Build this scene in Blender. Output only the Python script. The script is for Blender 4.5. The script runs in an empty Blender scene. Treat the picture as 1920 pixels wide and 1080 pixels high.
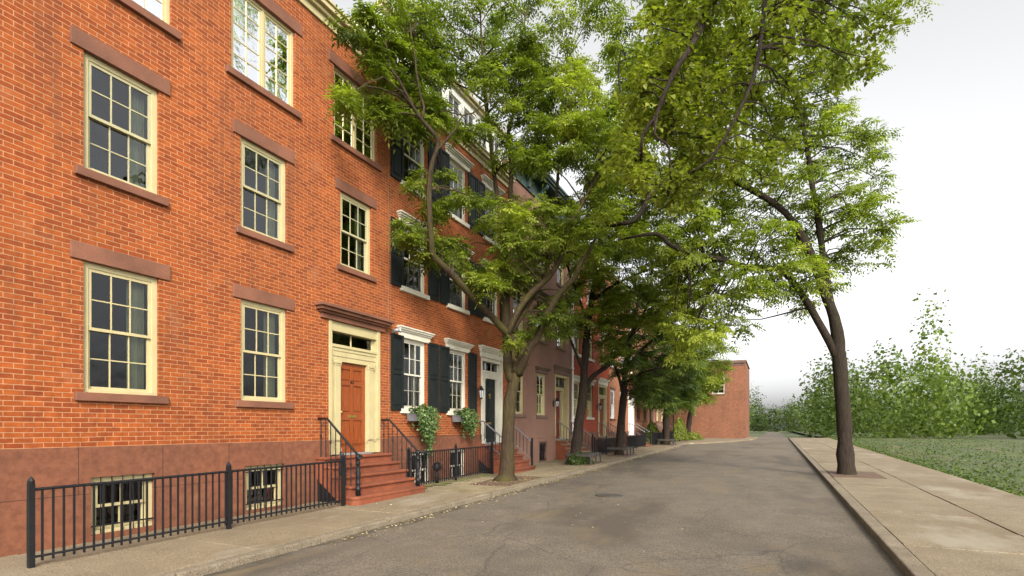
import bpy, math, random
import numpy as np
from mathutils import Vector, Matrix
R = math.radians
random.seed(11)
rng = np.random.default_rng(5)
scn = bpy.context.scene
C = scn.collection
# ---------------------------------------------------------------- camera
cd = bpy.data.cameras.new('camera'); cam = bpy.data.objects.new('camera', cd); C.objects.link(cam)
cd.sensor_width = 36.0; cd.lens = 36.0 * 1000 / 1920
cd.shift_y = 262 / 1920.0
cd.clip_end = 2000
cam.location = (9, 0, 1.68); cam.rotation_euler = (R(90), 0, math.atan(.49))
scn.camera = cam
# ---------------------------------------------------------------- sky, sun, exposure
SUN_EL, SUN_AZ = R(33), R(140)          # azimuth clockwise from +y
w = bpy.data.worlds.new('World'); scn.world = w; w.use_nodes = True
nt = w.node_tree; bg = nt.nodes['Background']
sky = nt.nodes.new('ShaderNodeTexSky'); sky.sky_type = 'NISHITA'; sky.sun_disc = False
sky.sun_elevation = SUN_EL; sky.sun_rotation = SUN_AZ
sky.dust_density = 4.0; sky.air_density = 1.0; sky.ozone_density = 1.0
hs = nt.nodes.new('ShaderNodeHueSaturation'); hs.inputs['Saturation'].default_value = .05
nt.links.new(sky.outputs[0], hs.inputs['Color']); nt.links.new(hs.outputs[0], bg.inputs['Color'])
bg.inputs['Strength'].default_value = .15
sl = bpy.data.lights.new('sun', 'SUN'); sl.energy = 1.5; sl.angle = R(10); sl.color = (1, .89, .74)
so = bpy.data.objects.new('sun', sl); C.objects.link(so)
sd = Vector((math.sin(SUN_AZ) * math.cos(SUN_EL), math.cos(SUN_AZ) * math.cos(SUN_EL), math.sin(SUN_EL)))
so.rotation_euler = sd.to_track_quat('Z', 'Y').to_euler(); so.location = (20, -20, 30)
vs = scn.view_settings; vs.view_transform = 'Standard'; vs.look = 'None'; vs.gamma = 1; vs.exposure = 1.22
scn.cycles.max_bounces = 8; scn.cycles.transparent_max_bounces = 16
# ---------------------------------------------------------------- materials
def newmat(name):
    m = bpy.data.materials.new(name); m.use_nodes = True
    return m, m.node_tree, m.node_tree.nodes['Principled BSDF']
def ramp(nt, fac, stops):
    r = nt.nodes.new('ShaderNodeValToRGB')
    e = r.color_ramp.elements
    while len(e) < len(stops): e.new(.5)
    for k, (p, c) in enumerate(stops): e[k].position = p; e[k].color = (*c, 1)
    nt.links.new(fac, r.inputs[0]); return r.outputs[0]
def noise(nt, vec, scale, detail=4, rough=.55):
    n = nt.nodes.new('ShaderNodeTexNoise'); n.inputs['Scale'].default_value = scale
    n.inputs['Detail'].default_value = detail; n.inputs['Roughness'].default_value = rough
    nt.links.new(vec, n.inputs['Vector']); return n.outputs['Fac']
def coords(nt, scale=None):
    t = nt.nodes.new('ShaderNodeTexCoord'); o = t.outputs['Object']
    if scale:
        m = nt.nodes.new('ShaderNodeMapping'); m.inputs['Scale'].default_value = scale
        nt.links.new(o, m.inputs['Vector']); o = m.outputs[0]
    return o
def mix(nt, fac, a, b, mode='MIX'):
    m = nt.nodes.new('ShaderNodeMix'); m.data_type = 'RGBA'; m.blend_type = mode
    for s, v in ((0, fac), (6, a), (7, b)):
        if isinstance(v, (int, float)): m.inputs[s].default_value = v
        elif isinstance(v, tuple): m.inputs[s].default_value = (*v, 1)
        else: nt.links.new(v, m.inputs[s])
    return m.outputs[2]
def bump(nt, b, h, strength=.4, dist=.01):
    n = nt.nodes.new('ShaderNodeBump'); n.inputs['Strength'].default_value = strength
    n.inputs['Distance'].default_value = dist
    nt.links.new(h, n.inputs['Height']); nt.links.new(n.outputs[0], b.inputs['Normal'])
def simple(name, col, rough=.5, spread=.25, scale=6, metal=0, bmp=0, spec=.5, stretch=None, fine=60):
    """paint, stone, wood or metal: one colour with blotches and fine grain of its own"""
    m, nt, b = newmat(name)
    v = coords(nt, stretch)
    n1 = noise(nt, v, scale, 5, .6); n2 = noise(nt, v, fine, 3)
    d = tuple(c * (1 - spread) for c in col); l = tuple(min(1, c * (1 + spread)) for c in col)
    c1 = ramp(nt, n1, [(.3, d), (.7, l)])
    c2 = mix(nt, .35 * min(1, spread * 3), c1, ramp(nt, n2, [(.35, (.25, .25, .25)), (.7, (.75, .75, .75))]), 'OVERLAY')
    nt.links.new(c2, b.inputs['Base Color'])
    b.inputs['Roughness'].default_value = rough; b.inputs['Metallic'].default_value = metal
    b.inputs['Specular IOR Level'].default_value = spec
    if bmp: bump(nt, b, n2, bmp, .006)
    return m
def brick(name, c1, c2, mortar, bw=.215, rh=.0705, seed=0.0, ms=.0065):
    m, nt, b = newmat(name)
    t = nt.nodes.new('ShaderNodeTexCoord'); s = nt.nodes.new('ShaderNodeSeparateXYZ')
    nt.links.new(t.outputs['Object'], s.inputs[0])
    a = nt.nodes.new('ShaderNodeMath'); nt.links.new(s.outputs[0], a.inputs[0]); nt.links.new(s.outputs[1], a.inputs[1])
    c = nt.nodes.new('ShaderNodeCombineXYZ'); nt.links.new(a.outputs[0], c.inputs[0]); nt.links.new(s.outputs[2], c.inputs[1])
    c.inputs[2].default_value = seed
    # slightly wandering courses
    wob = nt.nodes.new('ShaderNodeTexNoise'); wob.inputs['Scale'].default_value = 2.3; nt.links.new(c.outputs[0], wob.inputs['Vector'])
    vm = nt.nodes.new('ShaderNodeVectorMath'); vm.operation = 'SCALE'; vm.inputs['Scale'].default_value = .012
    nt.links.new(wob.outputs['Color'], vm.inputs[0])
    va = nt.nodes.new('ShaderNodeVectorMath'); nt.links.new(c.outputs[0], va.inputs[0]); nt.links.new(vm.outputs[0], va.inputs[1])
    bt = nt.nodes.new('ShaderNodeTexBrick'); nt.links.new(va.outputs[0], bt.inputs['Vector'])
    for k, v in (('Scale', 1), ('Mortar Size', ms), ('Mortar Smooth', .25), ('Brick Width', bw), ('Row Height', rh), ('Bias', 0)):
        bt.inputs[k].default_value = v
    bt.inputs['Color1'].default_value = (*c1, 1); bt.inputs['Color2'].default_value = (*c2, 1); bt.inputs['Mortar'].default_value = (*mortar, 1)
    n1 = noise(nt, c.outputs[0], .55, 4, .6); n2 = noise(nt, c.outputs[0], 9, 4, .7)
    k1 = mix(nt, .45, bt.outputs['Color'], ramp(nt, n1, [(.3, (.33, .36, .40)), (.7, (.66, .60, .55))]), 'OVERLAY')
    k2 = mix(nt, .55, k1, ramp(nt, n2, [(.25, (.22, .2, .2)), (.75, (.75, .76, .76))]), 'OVERLAY')
    sm = nt.nodes.new('ShaderNodeMapping'); sm.inputs['Scale'].default_value = (2.6, .22, 1); nt.links.new(c.outputs[0], sm.inputs['Vector'])
    n3 = noise(nt, sm.outputs[0], 1.0, 5, .65)          # rain streaks and soot
    k2 = mix(nt, ramp(nt, n3, [(.52, (0, 0, 0)), (.72, (.42, .42, .42))]), k2, (.10, .045, .025))
    n5 = noise(nt, c.outputs[0], 1.3, 3, .5)            # repointed patches
    k2 = mix(nt, ramp(nt, n5, [(.62, (0, 0, 0)), (.70, (.22, .22, .22))]), k2, (.34, .16, .08))
    nt.links.new(k2, b.inputs['Base Color']); b.inputs['Roughness'].default_value = .85
    b.inputs['Specular IOR Level'].default_value = .25
    inv = nt.nodes.new('ShaderNodeMath'); inv.operation = 'SUBTRACT'; inv.inputs[0].default_value = 1
    nt.links.new(bt.outputs['Fac'], inv.inputs[1]); bump(nt, b, inv.outputs[0], .5, .008)
    return m
def glassmat(name, refl=.16, tint=(.75, .78, .74)):
    m = bpy.data.materials.new(name); m.use_nodes = True; nt = m.node_tree; nt.nodes.clear()
    o = nt.nodes.new('ShaderNodeOutputMaterial'); tr = nt.nodes.new('ShaderNodeBsdfTransparent'); tr.inputs[0].default_value = (*tint, 1)
    g = nt.nodes.new('ShaderNodeBsdfGlossy'); g.inputs['Roughness'].default_value = .015; g.inputs[0].default_value = (.95, .97, 1, 1)
    v = coords(nt); n = nt.nodes.new('ShaderNodeTexNoise'); n.inputs['Scale'].default_value = 3.0; nt.links.new(v, n.inputs['Vector'])
    bp = nt.nodes.new('ShaderNodeBump'); bp.inputs['Strength'].default_value = .12; bp.inputs['Distance'].default_value = .05
    nt.links.new(n.outputs['Fac'], bp.inputs['Height']); nt.links.new(bp.outputs[0], g.inputs['Normal'])
    fr = nt.nodes.new('ShaderNodeFresnel'); fr.inputs['IOR'].default_value = 1.5
    ad = nt.nodes.new('ShaderNodeMath'); ad.use_clamp = True; ad.inputs[1].default_value = refl; nt.links.new(fr.outputs[0], ad.inputs[0])
    mx = nt.nodes.new('ShaderNodeMixShader'); nt.links.new(ad.outputs[0], mx.inputs[0]); nt.links.new(tr.outputs[0], mx.inputs[1]); nt.links.new(g.outputs[0], mx.inputs[2])
    nt.links.new(mx.outputs[0], o.inputs[0]); return m
def leafmat(name, dark, mid, light, trans=.5):
    m, nt, b = newmat(name)
    a = nt.nodes.new('ShaderNodeAttribute'); a.attribute_name = 'tint'
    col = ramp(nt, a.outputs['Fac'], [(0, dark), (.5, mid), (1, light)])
    nt.links.new(col, b.inputs['Base Color']); b.inputs['Roughness'].default_value = .5; b.inputs['Specular IOR Level'].default_value = .3
    t = nt.nodes.new('ShaderNodeBsdfTranslucent')
    tc = mix(nt, 1.0, col, (1.15, 1.35, .5), 'MULTIPLY'); nt.links.new(tc, t.inputs[0])
    mx = nt.nodes.new('ShaderNodeMixShader'); mx.inputs[0].default_value = trans
    nt.links.new(b.outputs[0], mx.inputs[1]); nt.links.new(t.outputs[0], mx.inputs[2])
    nt.links.new(mx.outputs[0], nt.nodes['Material Output'].inputs[0]); return m
def barkmat(name, c1, c2, moss):
    m, nt, b = newmat(name)
    v = coords(nt, (9, 9, 1.3)); n = noise(nt, v, 2.6, 6, .75); v2 = coords(nt); n2 = noise(nt, v2, 1.1, 4, .6)
    c = ramp(nt, n, [(.36, c1), (.64, c2)])
    c = mix(nt, ramp(nt, n2, [(.45, (0, 0, 0)), (.65, (.7, .7, .7))]), c, moss)
    nt.links.new(c, b.inputs['Base Color']); b.inputs['Roughness'].default_value = .9; b.inputs['Specular IOR Level'].default_value = .15
    bump(nt, b, n, 1.0, .05); return m
def groundmat(name, stops, scale, fine, stain=None, rough=.9, cracks=False, stain_scale=.35):
    m, nt, b = newmat(name)
    v = coords(nt); n1 = noise(nt, v, scale, 6, .65); n2 = noise(nt, v, fine, 2, .7)
    c = ramp(nt, n1, stops)
    c = mix(nt, .8, c, ramp(nt, n2, [(.3, (.15, .15, .15)), (.7, (.85, .85, .85))]), 'OVERLAY')
    if stain:
        vs_ = coords(nt, (1, .45, 1)); n3 = noise(nt, vs_, stain_scale, 5, .6)
        c = mix(nt, ramp(nt, n3, [(.5, (0, 0, 0)), (.64, (.8, .8, .8))]), c, stain[0])
        n4 = noise(nt, vs_, stain_scale * 2.1, 4, .65)
        c = mix(nt, ramp(nt, n4, [(.56, (0, 0, 0)), (.68, (.75, .75, .75))]), c, stain[1])
    if cracks:
        vo = nt.nodes.new('ShaderNodeTexVoronoi'); vo.feature = 'DISTANCE_TO_EDGE'; vo.inputs['Scale'].default_value = .55
        dn = nt.nodes.new('ShaderNodeTexNoise'); dn.inputs['Scale'].default_value = 1.5; dn.inputs['Detail'].default_value = 5
        nt.links.new(v, dn.inputs['Vector'])
        nt.links.new(mix(nt, .25, v, dn.outputs['Color']), vo.inputs['Vector'])
        c = mix(nt, ramp(nt, vo.outputs['Distance'], [(.0, (.6, .6, .6)), (.006, (0, 0, 0))]), c, (.03, .028, .025))
    nt.links.new(c, b.inputs['Base Color']); b.inputs['Roughness'].default_value = rough
    bump(nt, b, n2, .35, .01); return m
M = {}
M['brick_orange'] = brick('brick_orange', (.295, .072, .0135), (.19, .040, .0095), (.35, .18, .088))
M['brick_red'] = brick('brick_red', (.25, .052, .013), (.165, .031, .010), (.36, .19, .11), seed=3.3)
M['brick_deep'] = brick('brick_deep', (.36, .06, .02), (.26, .04, .018), (.30, .12, .08), seed=5.1)
M['brick_tan'] = brick('brick_tan', (.42, .17, .08), (.33, .12, .06), (.42, .27, .18), seed=7.7)
M['brick_brown'] = brick('brick_brown', (.21, .085, .045), (.15, .058, .03), (.24, .14, .09), seed=9.2)
M['stucco'] = simple('brown_stucco', (.215, .112, .078), .85, .16, .7, bmp=.3)
M['brownstone'] = simple('brownstone', (.16, .063, .034), .8, .3, 1.2, bmp=.3)
M['redstone'] = simple('red_stone_steps', (.175, .046, .017), .8, .32, 2.2, bmp=.4, fine=35)
M['brownstone_block'] = brick('brownstone_blocks', (.172, .066, .035), (.145, .056, .031), (.07, .032, .02), bw=1.18, rh=.72, seed=2.2, ms=.006)
M['darkstone'] = simple('dark_stone_trim', (.15, .09, .065), .8, .2, 2, bmp=.2)
M['cream'] = simple('cream_paint', (.42, .355, .185), .45, .08, 3)
M['white'] = simple('white_paint', (.56, .53, .43), .45, .08, 3)
M['brightwhite'] = simple('bright_white_paint', (.76, .75, .7), .4, .06, 3)
M['olive'] = simple('olive_sash_paint', (.36, .33, .19), .45, .1, 4)
M['screenpaint'] = simple('dark_storm_sash_paint', (.06, .055, .045), .5, .1, 4)
M['oldpaint'] = simple('greyed_sash_paint', (.33, .30, .24), .5, .1, 4)
M['shutter'] = simple('black_shutter_paint', (.012, .015, .014), .5, .2, 3, spec=.15)
M['blackdoor'] = simple('black_green_door_paint', (.009, .013, .012), .4, .2, 3, spec=.25)
M['reddoor'] = simple('dark_red_door_paint', (.16, .022, .018), .35, .2, 3)
M['wooddoor'] = simple('varnished_wood', (.21, .048, .010), .32, .35, 3, stretch=(14, 14, 1.3), fine=20)
M['darkwood'] = simple('dark_wood', (.09, .045, .03), .5, .3, 3, stretch=(9, 9, 1.2))
M['iron'] = simple('black_iron', (.011, .011, .012), .5, .3, 8, spec=.25)
M['wornrail'] = simple('worn_handrail', (.20, .20, .21), .35, .25, 8, metal=.3)
M['castiron'] = simple('worn_cast_iron', (.075, .066, .055), .6, .3, 9, metal=.2)
M['brass'] = simple('brass', (.55, .36, .10), .3, .15, 8, metal=.9)
M['grey'] = simple('grey_metal', (.28, .28, .28), .45, .2, 8, metal=.4)
M['lampglass'] = simple('frosted_lamp_glass', (.55, .56, .58), .1, .1, 8)
M['greenpaint'] = simple('dark_green_cornice_paint', (.03, .06, .05), .4, .2, 3)
M['curtain'] = simple('pale_green_curtain', (.42, .45, .30), .9, .15, 2, stretch=(30, 30, .5))
M['whitecurtain'] = simple('white_curtain', (.7, .68, .6), .9, .12, 2, stretch=(30, 30, .5))
M['blind'] = simple('dark_blind', (.10, .09, .085), .8, .2, 2, stretch=(.5, .5, 24))
M['roof'] = simple('tar_roof', (.09, .085, .08), .9, .2, 2)
M['greybox'] = simple('grey_planter_paint', (.10, .095, .10), .6, .2, 6)
M['weatherwood'] = simple('weathered_grey_wood', (.045, .040, .033), .85, .3, 3, stretch=(2, 8, 8), bmp=.4)
M['glass'] = glassmat('window_glass', .015)
M['glass_high'] = glassmat('upper_window_glass', .05)
M['asphalt'] = groundmat('asphalt', [(.25, (.082, .066, .047)), (.75, (.14, .113, .082))], 1.3, 38, ((.055, .043, .030), (.135, .10, .055)), cracks=True)
M['concrete'] = groundmat('pavement_concrete', [(.25, (.14, .105, .062)), (.75, (.22, .175, .11))], 1.1, 55, ((.14, .10, .055), (.26, .23, .17)))
M['pebble'] = groundmat('pebbled_concrete', [(.25, (.15, .115, .06)), (.75, (.30, .24, .15))], 2.2, 75, ((.13, .11, .045), (.22, .17, .10)), stain_scale=.8)
M['gutter'] = groundmat('gutter_dirt', [(.3, (.035, .027, .018)), (.7, (.10, .08, .052))], 3, 60)
M['kerb'] = groundmat('kerb_stone', [(.25, (.11, .085, .055)), (.75, (.21, .17, .115))], 3.0, 60)
M['lawn'] = groundmat('lawn', [(.25, (.03, .05, .012)), (.75, (.085, .105, .028))], .35, 14, ((.10, .085, .04), (.04, .06, .015)))
M['soil'] = groundmat('tree_pit_soil', [(.25, (.055, .035, .022)), (.75, (.15, .085, .05))], 6, 70)
M['moss'] = groundmat('moss', [(.25, (.085, .10, .018)), (.75, (.17, .17, .04))], 6, 80)
M['bark'] = barkmat('ash_bark', (.022, .015, .010), (.075, .052, .030), (.072, .064, .016))
M['darkbark'] = barkmat('dark_bark', (.014, .010, .008), (.05, .036, .027), (.032, .028, .015))
M['leaf_main'] = leafmat('leaves_bright', (.045, .068, .011), (.155, .195, .026), (.34, .37, .05))
M['leaf_mid'] = leafmat('leaves_mid', (.06, .085, .012), (.165, .21, .03), (.34, .38, .055))
M['leaf_dark'] = leafmat('leaves_dark', (.03, .05, .010), (.09, .135, .022), (.20, .26, .04), .35)
M['leaf_broad'] = leafmat('leaves_broad', (.045, .06, .01), (.15, .175, .022), (.29, .31, .045), .45)
M['leaf_ivy'] = leafmat('leaves_ivy', (.02, .045, .014), (.065, .12, .03), (.22, .29, .10), .2)
M['leaf_litter'] = leafmat('fallen_leaves', (.25, .16, .06), (.42, .32, .14), (.6, .52, .30), .1)
# ---------------------------------------------------------------- mesh helpers
def g(y):                                   # the street climbs a little, then levels out
    return .0114 * (min(max(y, -40), 62) - 7)
class MB:
    def __init__(s): s.v = []; s.f = []
    def box(s, x0, x1, y0, y1, z0, z1):
        if x0 > x1: x0, x1 = x1, x0
        if y0 > y1: y0, y1 = y1, y0
        if z0 > z1: z0, z1 = z1, z0
        n = len(s.v)
        s.v += [(x0, y0, z0), (x1, y0, z0), (x1, y1, z0), (x0, y1, z0), (x0, y0, z1), (x1, y0, z1), (x1, y1, z1), (x0, y1, z1)]
        s.f += [tuple(n + k for k in q) for q in ((0, 3, 2, 1), (4, 5, 6, 7), (0, 1, 5, 4), (1, 2, 6, 5), (2, 3, 7, 6), (3, 0, 4, 7))]
        return s
    def quad(s, *p):
        n = len(s.v); s.v += [tuple(q) for q in p]; s.f.append(tuple(range(n, n + len(p)))); return s
    def tube(s, pts, rad, n=8, cap=True):
        pts = [Vector(p) for p in pts]
        if not hasattr(rad, '__len__'): rad = [rad] * len(pts)
        base = len(s.v); up = Vector((.13, .31, .94)).normalized(); prev = None
        for i, p in enumerate(pts):
            t = (pts[min(i + 1, len(pts) - 1)] - pts[max(i - 1, 0)]).normalized()
            if prev is None:
                a = t.cross(up if abs(t.dot(up)) < .95 else Vector((1, 0, 0))).normalized()
            else:
                a = (prev - t * prev.dot(t)).normalized()
            prev = a; b = t.cross(a)
            for k in range(n):
                an = 2 * math.pi * k / n
                s.v.append(tuple(p + (a * math.cos(an) + b * math.sin(an)) * rad[i]))
        for i in range(len(pts) - 1):
            for k in range(n):
                k2 = (k + 1) % n; o = base + i * n
                s.f.append((o + k, o + k2, o + n + k2, o + n + k))
        if cap:
            s.f.append(tuple(base + k for k in range(n))[::-1]); o = base + (len(pts) - 1) * n
            s.f.append(tuple(o + k for k in range(n)))
        return s
    def lathe(s, prof, cx, cy, z0=0, n=12):
        base = len(s.v)
        for r, z in prof:
            for k in range(n):
                a = 2 * math.pi * k / n; s.v.append((cx + r * math.cos(a), cy + r * math.sin(a), z0 + z))
        for i in range(len(prof) - 1):
            for k in range(n):
                k2 = (k + 1) % n; o = base + i * n; s.f.append((o + k, o + k2, o + n + k2, o + n + k))
        s.f.append(tuple(base + k for k in range(n))[::-1]); o = base + (len(prof) - 1) * n; s.f.append(tuple(o + k for k in range(n)))
        return s
    def prism_y(s, prof, y0, y1):           # closed (x, z) outline run along y
        n = len(prof); b = len(s.v)
        s.v += [(x, y0, z) for x, z in prof] + [(x, y1, z) for x, z in prof]
        for k in range(n):
            k2 = (k + 1) % n; s.f.append((b + k, b + k2, b + n + k2, b + n + k))
        s.f.append(tuple(b + k for k in range(n))[::-1]); s.f.append(tuple(b + n + k for k in range(n))); return s
    def prism_z(s, prof, z0, z1):
        n = len(prof); b = len(s.v)
        s.v += [(x, y, z0) for x, y in prof] + [(x, y, z1) for x, y in prof]
        for k in range(n):
            k2 = (k + 1) % n; s.f.append((b + k, b + k2, b + n + k2, b + n + k))
        s.f.append(tuple(b + k for k in range(n))[::-1]); s.f.append(tuple(b + n + k for k in range(n))); return s
    def slope(s, off=0):
        s.v = [(x, y, z + g(y) + off) for x, y, z in s.v]; return s
    def build(s, name, mat, parent=None, smooth=False, bevel=0):
        me = bpy.data.meshes.new(name); me.from_pydata(s.v, [], s.f); me.update()
        o = bpy.data.objects.new(name, me); C.objects.link(o); me.materials.append(M[mat] if isinstance(mat, str) else mat)
        if parent: o.parent = parent
        import bmesh
        bm = bmesh.new(); bm.from_mesh(me); bmesh.ops.recalc_face_normals(bm, faces=bm.faces)
        bm.to_mesh(me); bm.free()
        if smooth: me.polygons.foreach_set('use_smooth', [True] * len(me.polygons))
        if bevel:
            b = o.modifiers.new('bevel', 'BEVEL'); b.width = bevel; b.segments = 2; b.limit_method = 'ANGLE'
        return o
def tag(o, label, cat, group=None, kind=None):
    if label: o['label'] = label
    if cat: o['category'] = cat
    if group: o['group'] = group
    if kind: o['kind'] = kind
    return o
def thing(name, label, cat, loc=(0, 0, 0), rz=0, group=None):
    o = bpy.data.objects.new(name, None); C.objects.link(o); o.location = loc; o.rotation_euler = (0, 0, rz)
    o.empty_display_size = .2
    return tag(o, label, cat, group)
def structure(o): o['kind'] = 'structure'; return o
def kids(o): return [c for c in C.objects if c.parent == o]
def copy_tree(o, parent=None):
    c = o.copy(); C.objects.link(c); c.parent = parent
    for ch in kids(o): copy_tree(ch, c)
    return c
# ---------------------------------------------------------------- ground
def sheet(name, mat, x0, x1, y0, y1, off, ny=40, nx=1):
    b = MB()
    for i in range(ny):
        for j in range(nx):
            a0 = y0 + (y1 - y0) * i / ny; a1 = y0 + (y1 - y0) * (i + 1) / ny
            b0 = x0 + (x1 - x0) * j / nx; b1 = x0 + (x1 - x0) * (j + 1) / nx
            n = len(b.v); b.v += [(b0, a0, 0), (b1, a0, 0), (b1, a1, 0), (b0, a1, 0)]; b.f.append((n, n + 1, n + 2, n + 3))
    return structure(b.slope(off).build(name, mat))
sheet('ground', 'lawn', -400, 400, -40, 500, -.45, 108)
sheet('road', 'asphalt', 2.8, 10.4, -12, 62, -.07, 74)
sheet('road', 'asphalt', 7.6, 10.4, 62.0, 240, -.07, 20)
sheet('lawn', 'lawn', 14.02, 300, -40, 240, -.02, 60)
def poly_sheet(name, mat, pts, off, thick):
    b = MB().prism_z(pts, -thick, 0); return structure(b.slope(off).build(name, mat))
# pavement along the house row, broadening past the last house where the road swings away
def pave(name, mat, x0, x1, y0, y1, off=.045):
    b = MB(); n = max(1, int((y1 - y0) / 1.5)); d = (y1 - y0) / n
    for i in range(n):
        b.box(x0, x1, y0 + i * d + .01, y0 + (i + 1) * d - .01, -.3, random.uniform(-.006, .006))
    return structure(b.slope(off).build(name, mat, bevel=.008))
for a, b_, m in ((-12, 11.2, 'concrete'), (11.2, 18.6, 'pebble'), (18.6, 29, 'pebble'), (29, 44, 'concrete')):
    if m == 'pebble':
        pave('pavement', m, -.02, 2.65, a, b_)
    else: pave('pavement', m, -.02, 2.65, a, b_)
kb = MB(); y = -12.0
while y < 43.5:
    l = random.uniform(1.5, 2.2); e = random.uniform(-.012, .012); t = random.uniform(-.008, .008)
    kb.box(2.66 + e, 2.84 + e, y + .004, min(y + l, 43.5) - .004, -.3, .045 + t); y += l
structure(kb.slope().build('kerb', 'kerb', bevel=.025))
structure(MB().prism_z([(-.02, 44.006), (2.62, 44.006), (3.3, 45.2), (4.6, 47.5), (6.0, 51), (7.2, 56), (7.55, 62), (7.55, 66), (-.02, 66)], -.3, .035).slope(.0).build('corner_pavement', 'concrete'))
fp = MB(); k = 0
for i in range(49):
    for x0, x1 in ((10.62, 12.3), (12.312, 14.0)):
        y0 = -12 + i * 1.5; fp.box(x0, x1 - .006, y0 + .008, y0 + 1.492, -.3, .04 + random.uniform(-.007, .007))
structure(fp.slope().build('far_pavement', 'concrete', bevel=.008))
kb = MB(); y = -12.0
while y < 61:
    l = 1.9; kb.box(10.4, 10.61, y + .004, y + l - .004, -.3, .045); y += l
structure(kb.slope().build('far_kerb', 'kerb', bevel=.02))
gu = MB()
for k in range(160):
    y0 = -10 + k * .33; r0 = 3.0 + .09 * math.sin(k * 1.3) + .07 * math.sin(k * .37); r1 = 3.0 + .09 * math.sin((k + 1) * 1.3) + .07 * math.sin((k + 1) * .37)
    gu.quad((2.8, y0, -.06), (r0, y0, -.066), (r1, y0 + .33, -.066), (2.8, y0 + .33, -.06))
structure(gu.slope().build('gutter', 'gutter'))
# tree pits and moss
def blob(name, mat, cx, cy, rx, ry, off, n=28, jag=.18, h=.0):
    b = MB(); ring = []
    for k in range(n):
        a = 2 * math.pi * k / n; r = 1 + random.uniform(-jag, jag); ring.append((cx + rx * r * math.cos(a), cy + ry * r * math.sin(a)))
    b.v = [(cx, cy, h)] + [(x, y_, h * .5 if k % 2 else h * .3) for k, (x, y_) in enumerate(ring)] + [(cx + (x - cx) * 1.15, cy + (y_ - cy) * 1.1, -.02) for x, y_ in ring]
    for k in range(n):
        k2 = (k + 1) % n; b.f.append((0, 1 + k, 1 + k2)); b.f.append((1 + k, 1 + n + k, 1 + n + k2, 1 + k2))
    return b.slope(off).build(name, mat, smooth=True)
structure(MB().prism_z([(1.45, 12.75), (2.6, 12.75), (2.6, 15.3), (1.45, 15.3)], -.1, .058).slope().build('tree_pit', 'soil'))
structure(MB().prism_z([(1.35, 20.0), (2.6, 20.0), (2.6, 22.3), (1.35, 22.3)], -.1, .058).slope().build('tree_pit', 'soil'))
structure(MB().prism_z([(1.45, 25.9), (2.6, 25.9), (2.6, 28), (1.45, 28)], -.1, .058).slope().build('tree_pit', 'soil'))
structure(MB().prism_z([(1.45, 39.2), (2.6, 39.2), (2.6, 41.2), (1.45, 41.2)], -.1, .058).slope().build('tree_pit', 'soil'))
structure(MB().prism_z([(10.63, 18.9), (12, 18.9), (12, 21.1), (10.63, 21.1)], -.1, .056).slope().build('tree_pit', 'soil'))
mo = MB()
for k in range(40):
    y0 = 10.98 + k * .11; r0 = .78 + .16 * math.sin(k * 1.7) + .1 * math.sin(k * .6); r1 = .78 + .16 * math.sin((k + 1) * 1.7) + .1 * math.sin((k + 1) * .6)
    if k == 39: r1 = .62
    mo.quad((.58, y0, .062), (r0, y0, .06), (r1, y0 + .11, .06), (.58, y0 + .11, .062))
o = mo.slope().build('moss_strip', 'moss'); tag(o, 'yellow green moss strip along the foot of the black railing', 'moss', kind='stuff')
# fallen leaves and chips along the gutter and round the trunk
def scatter(name, label, spots, mat, s0, s1):
    V = []; F = []; T = []
    for (x, y_, z) in spots:
        s = random.uniform(s0, s1); a = random.uniform(0, 6.28); n = len(V)
        dx, dy = math.cos(a) * s, math.sin(a) * s; lift = random.uniform(.2, .6) * s
        V += [(x - dx, y_ - dy, z), (x + dy * .5, y_ - dx * .5, z + lift), (x + dx, y_ + dy, z + .004), (x - dy * .5, y_ + dx * .5, z + lift * .3)]
        F.append((n, n + 1, n + 2, n + 3)); T.append(random.random())
    me = bpy.data.meshes.new(name); me.from_pydata(V, [], F); me.materials.append(M[mat])
    at = me.attributes.new('tint', 'FLOAT', 'FACE'); at.data.foreach_set('value', T)
    o = bpy.data.objects.new(name, me); C.objects.link(o); tag(o, label, 'fallen leaves', kind='stuff')
sp = []
for k in range(1500):
    y_ = random.uniform(6, 40); x = 2.88 + abs(random.gauss(0, .13)); sp.append((x, y_, g(y_) - .062))
for k in range(420):
    y_ = random.gauss(14.3, .9); x = random.uniform(1.3, 2.6); sp.append((x, y_, g(y_) + .066))
for k in range(260):
    y_ = random.uniform(8, 30); x = random.uniform(.7, 2.6); sp.append((x, y_, g(y_) + .056))
for k in range(160):
    y_ = random.uniform(7, 30); x = random.uniform(3, 8); sp.append((x, y_, g(y_) - .064))
scatter('fallen_leaves', 'pale dry leaves and chips scattered along the kerb and tree pits', sp, 'leaf_litter', .012, .032)
# manhole cover
t = thing('manhole_cover', 'round cast iron manhole cover set in the asphalt road', 'manhole cover', (5.34, 12.94, g(12.94) - .07))
MB().lathe([(.34, 0), (.34, .012), (.29, .014), (.29, .006)], 0, 0, n=40).build('rim', 'castiron', t)
lb = MB().lathe([(.285, 0), (.285, .010)], 0, 0, n=40)
for i in range(-5, 6):
    for j in range(-5, 6):
        if i * i + j * j < 25: lb.box(i * .048 - .014, i * .048 + .014, j * .048 - .014, j * .048 + .014, .011, .018)
lb.build('lid', 'castiron', t)
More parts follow.
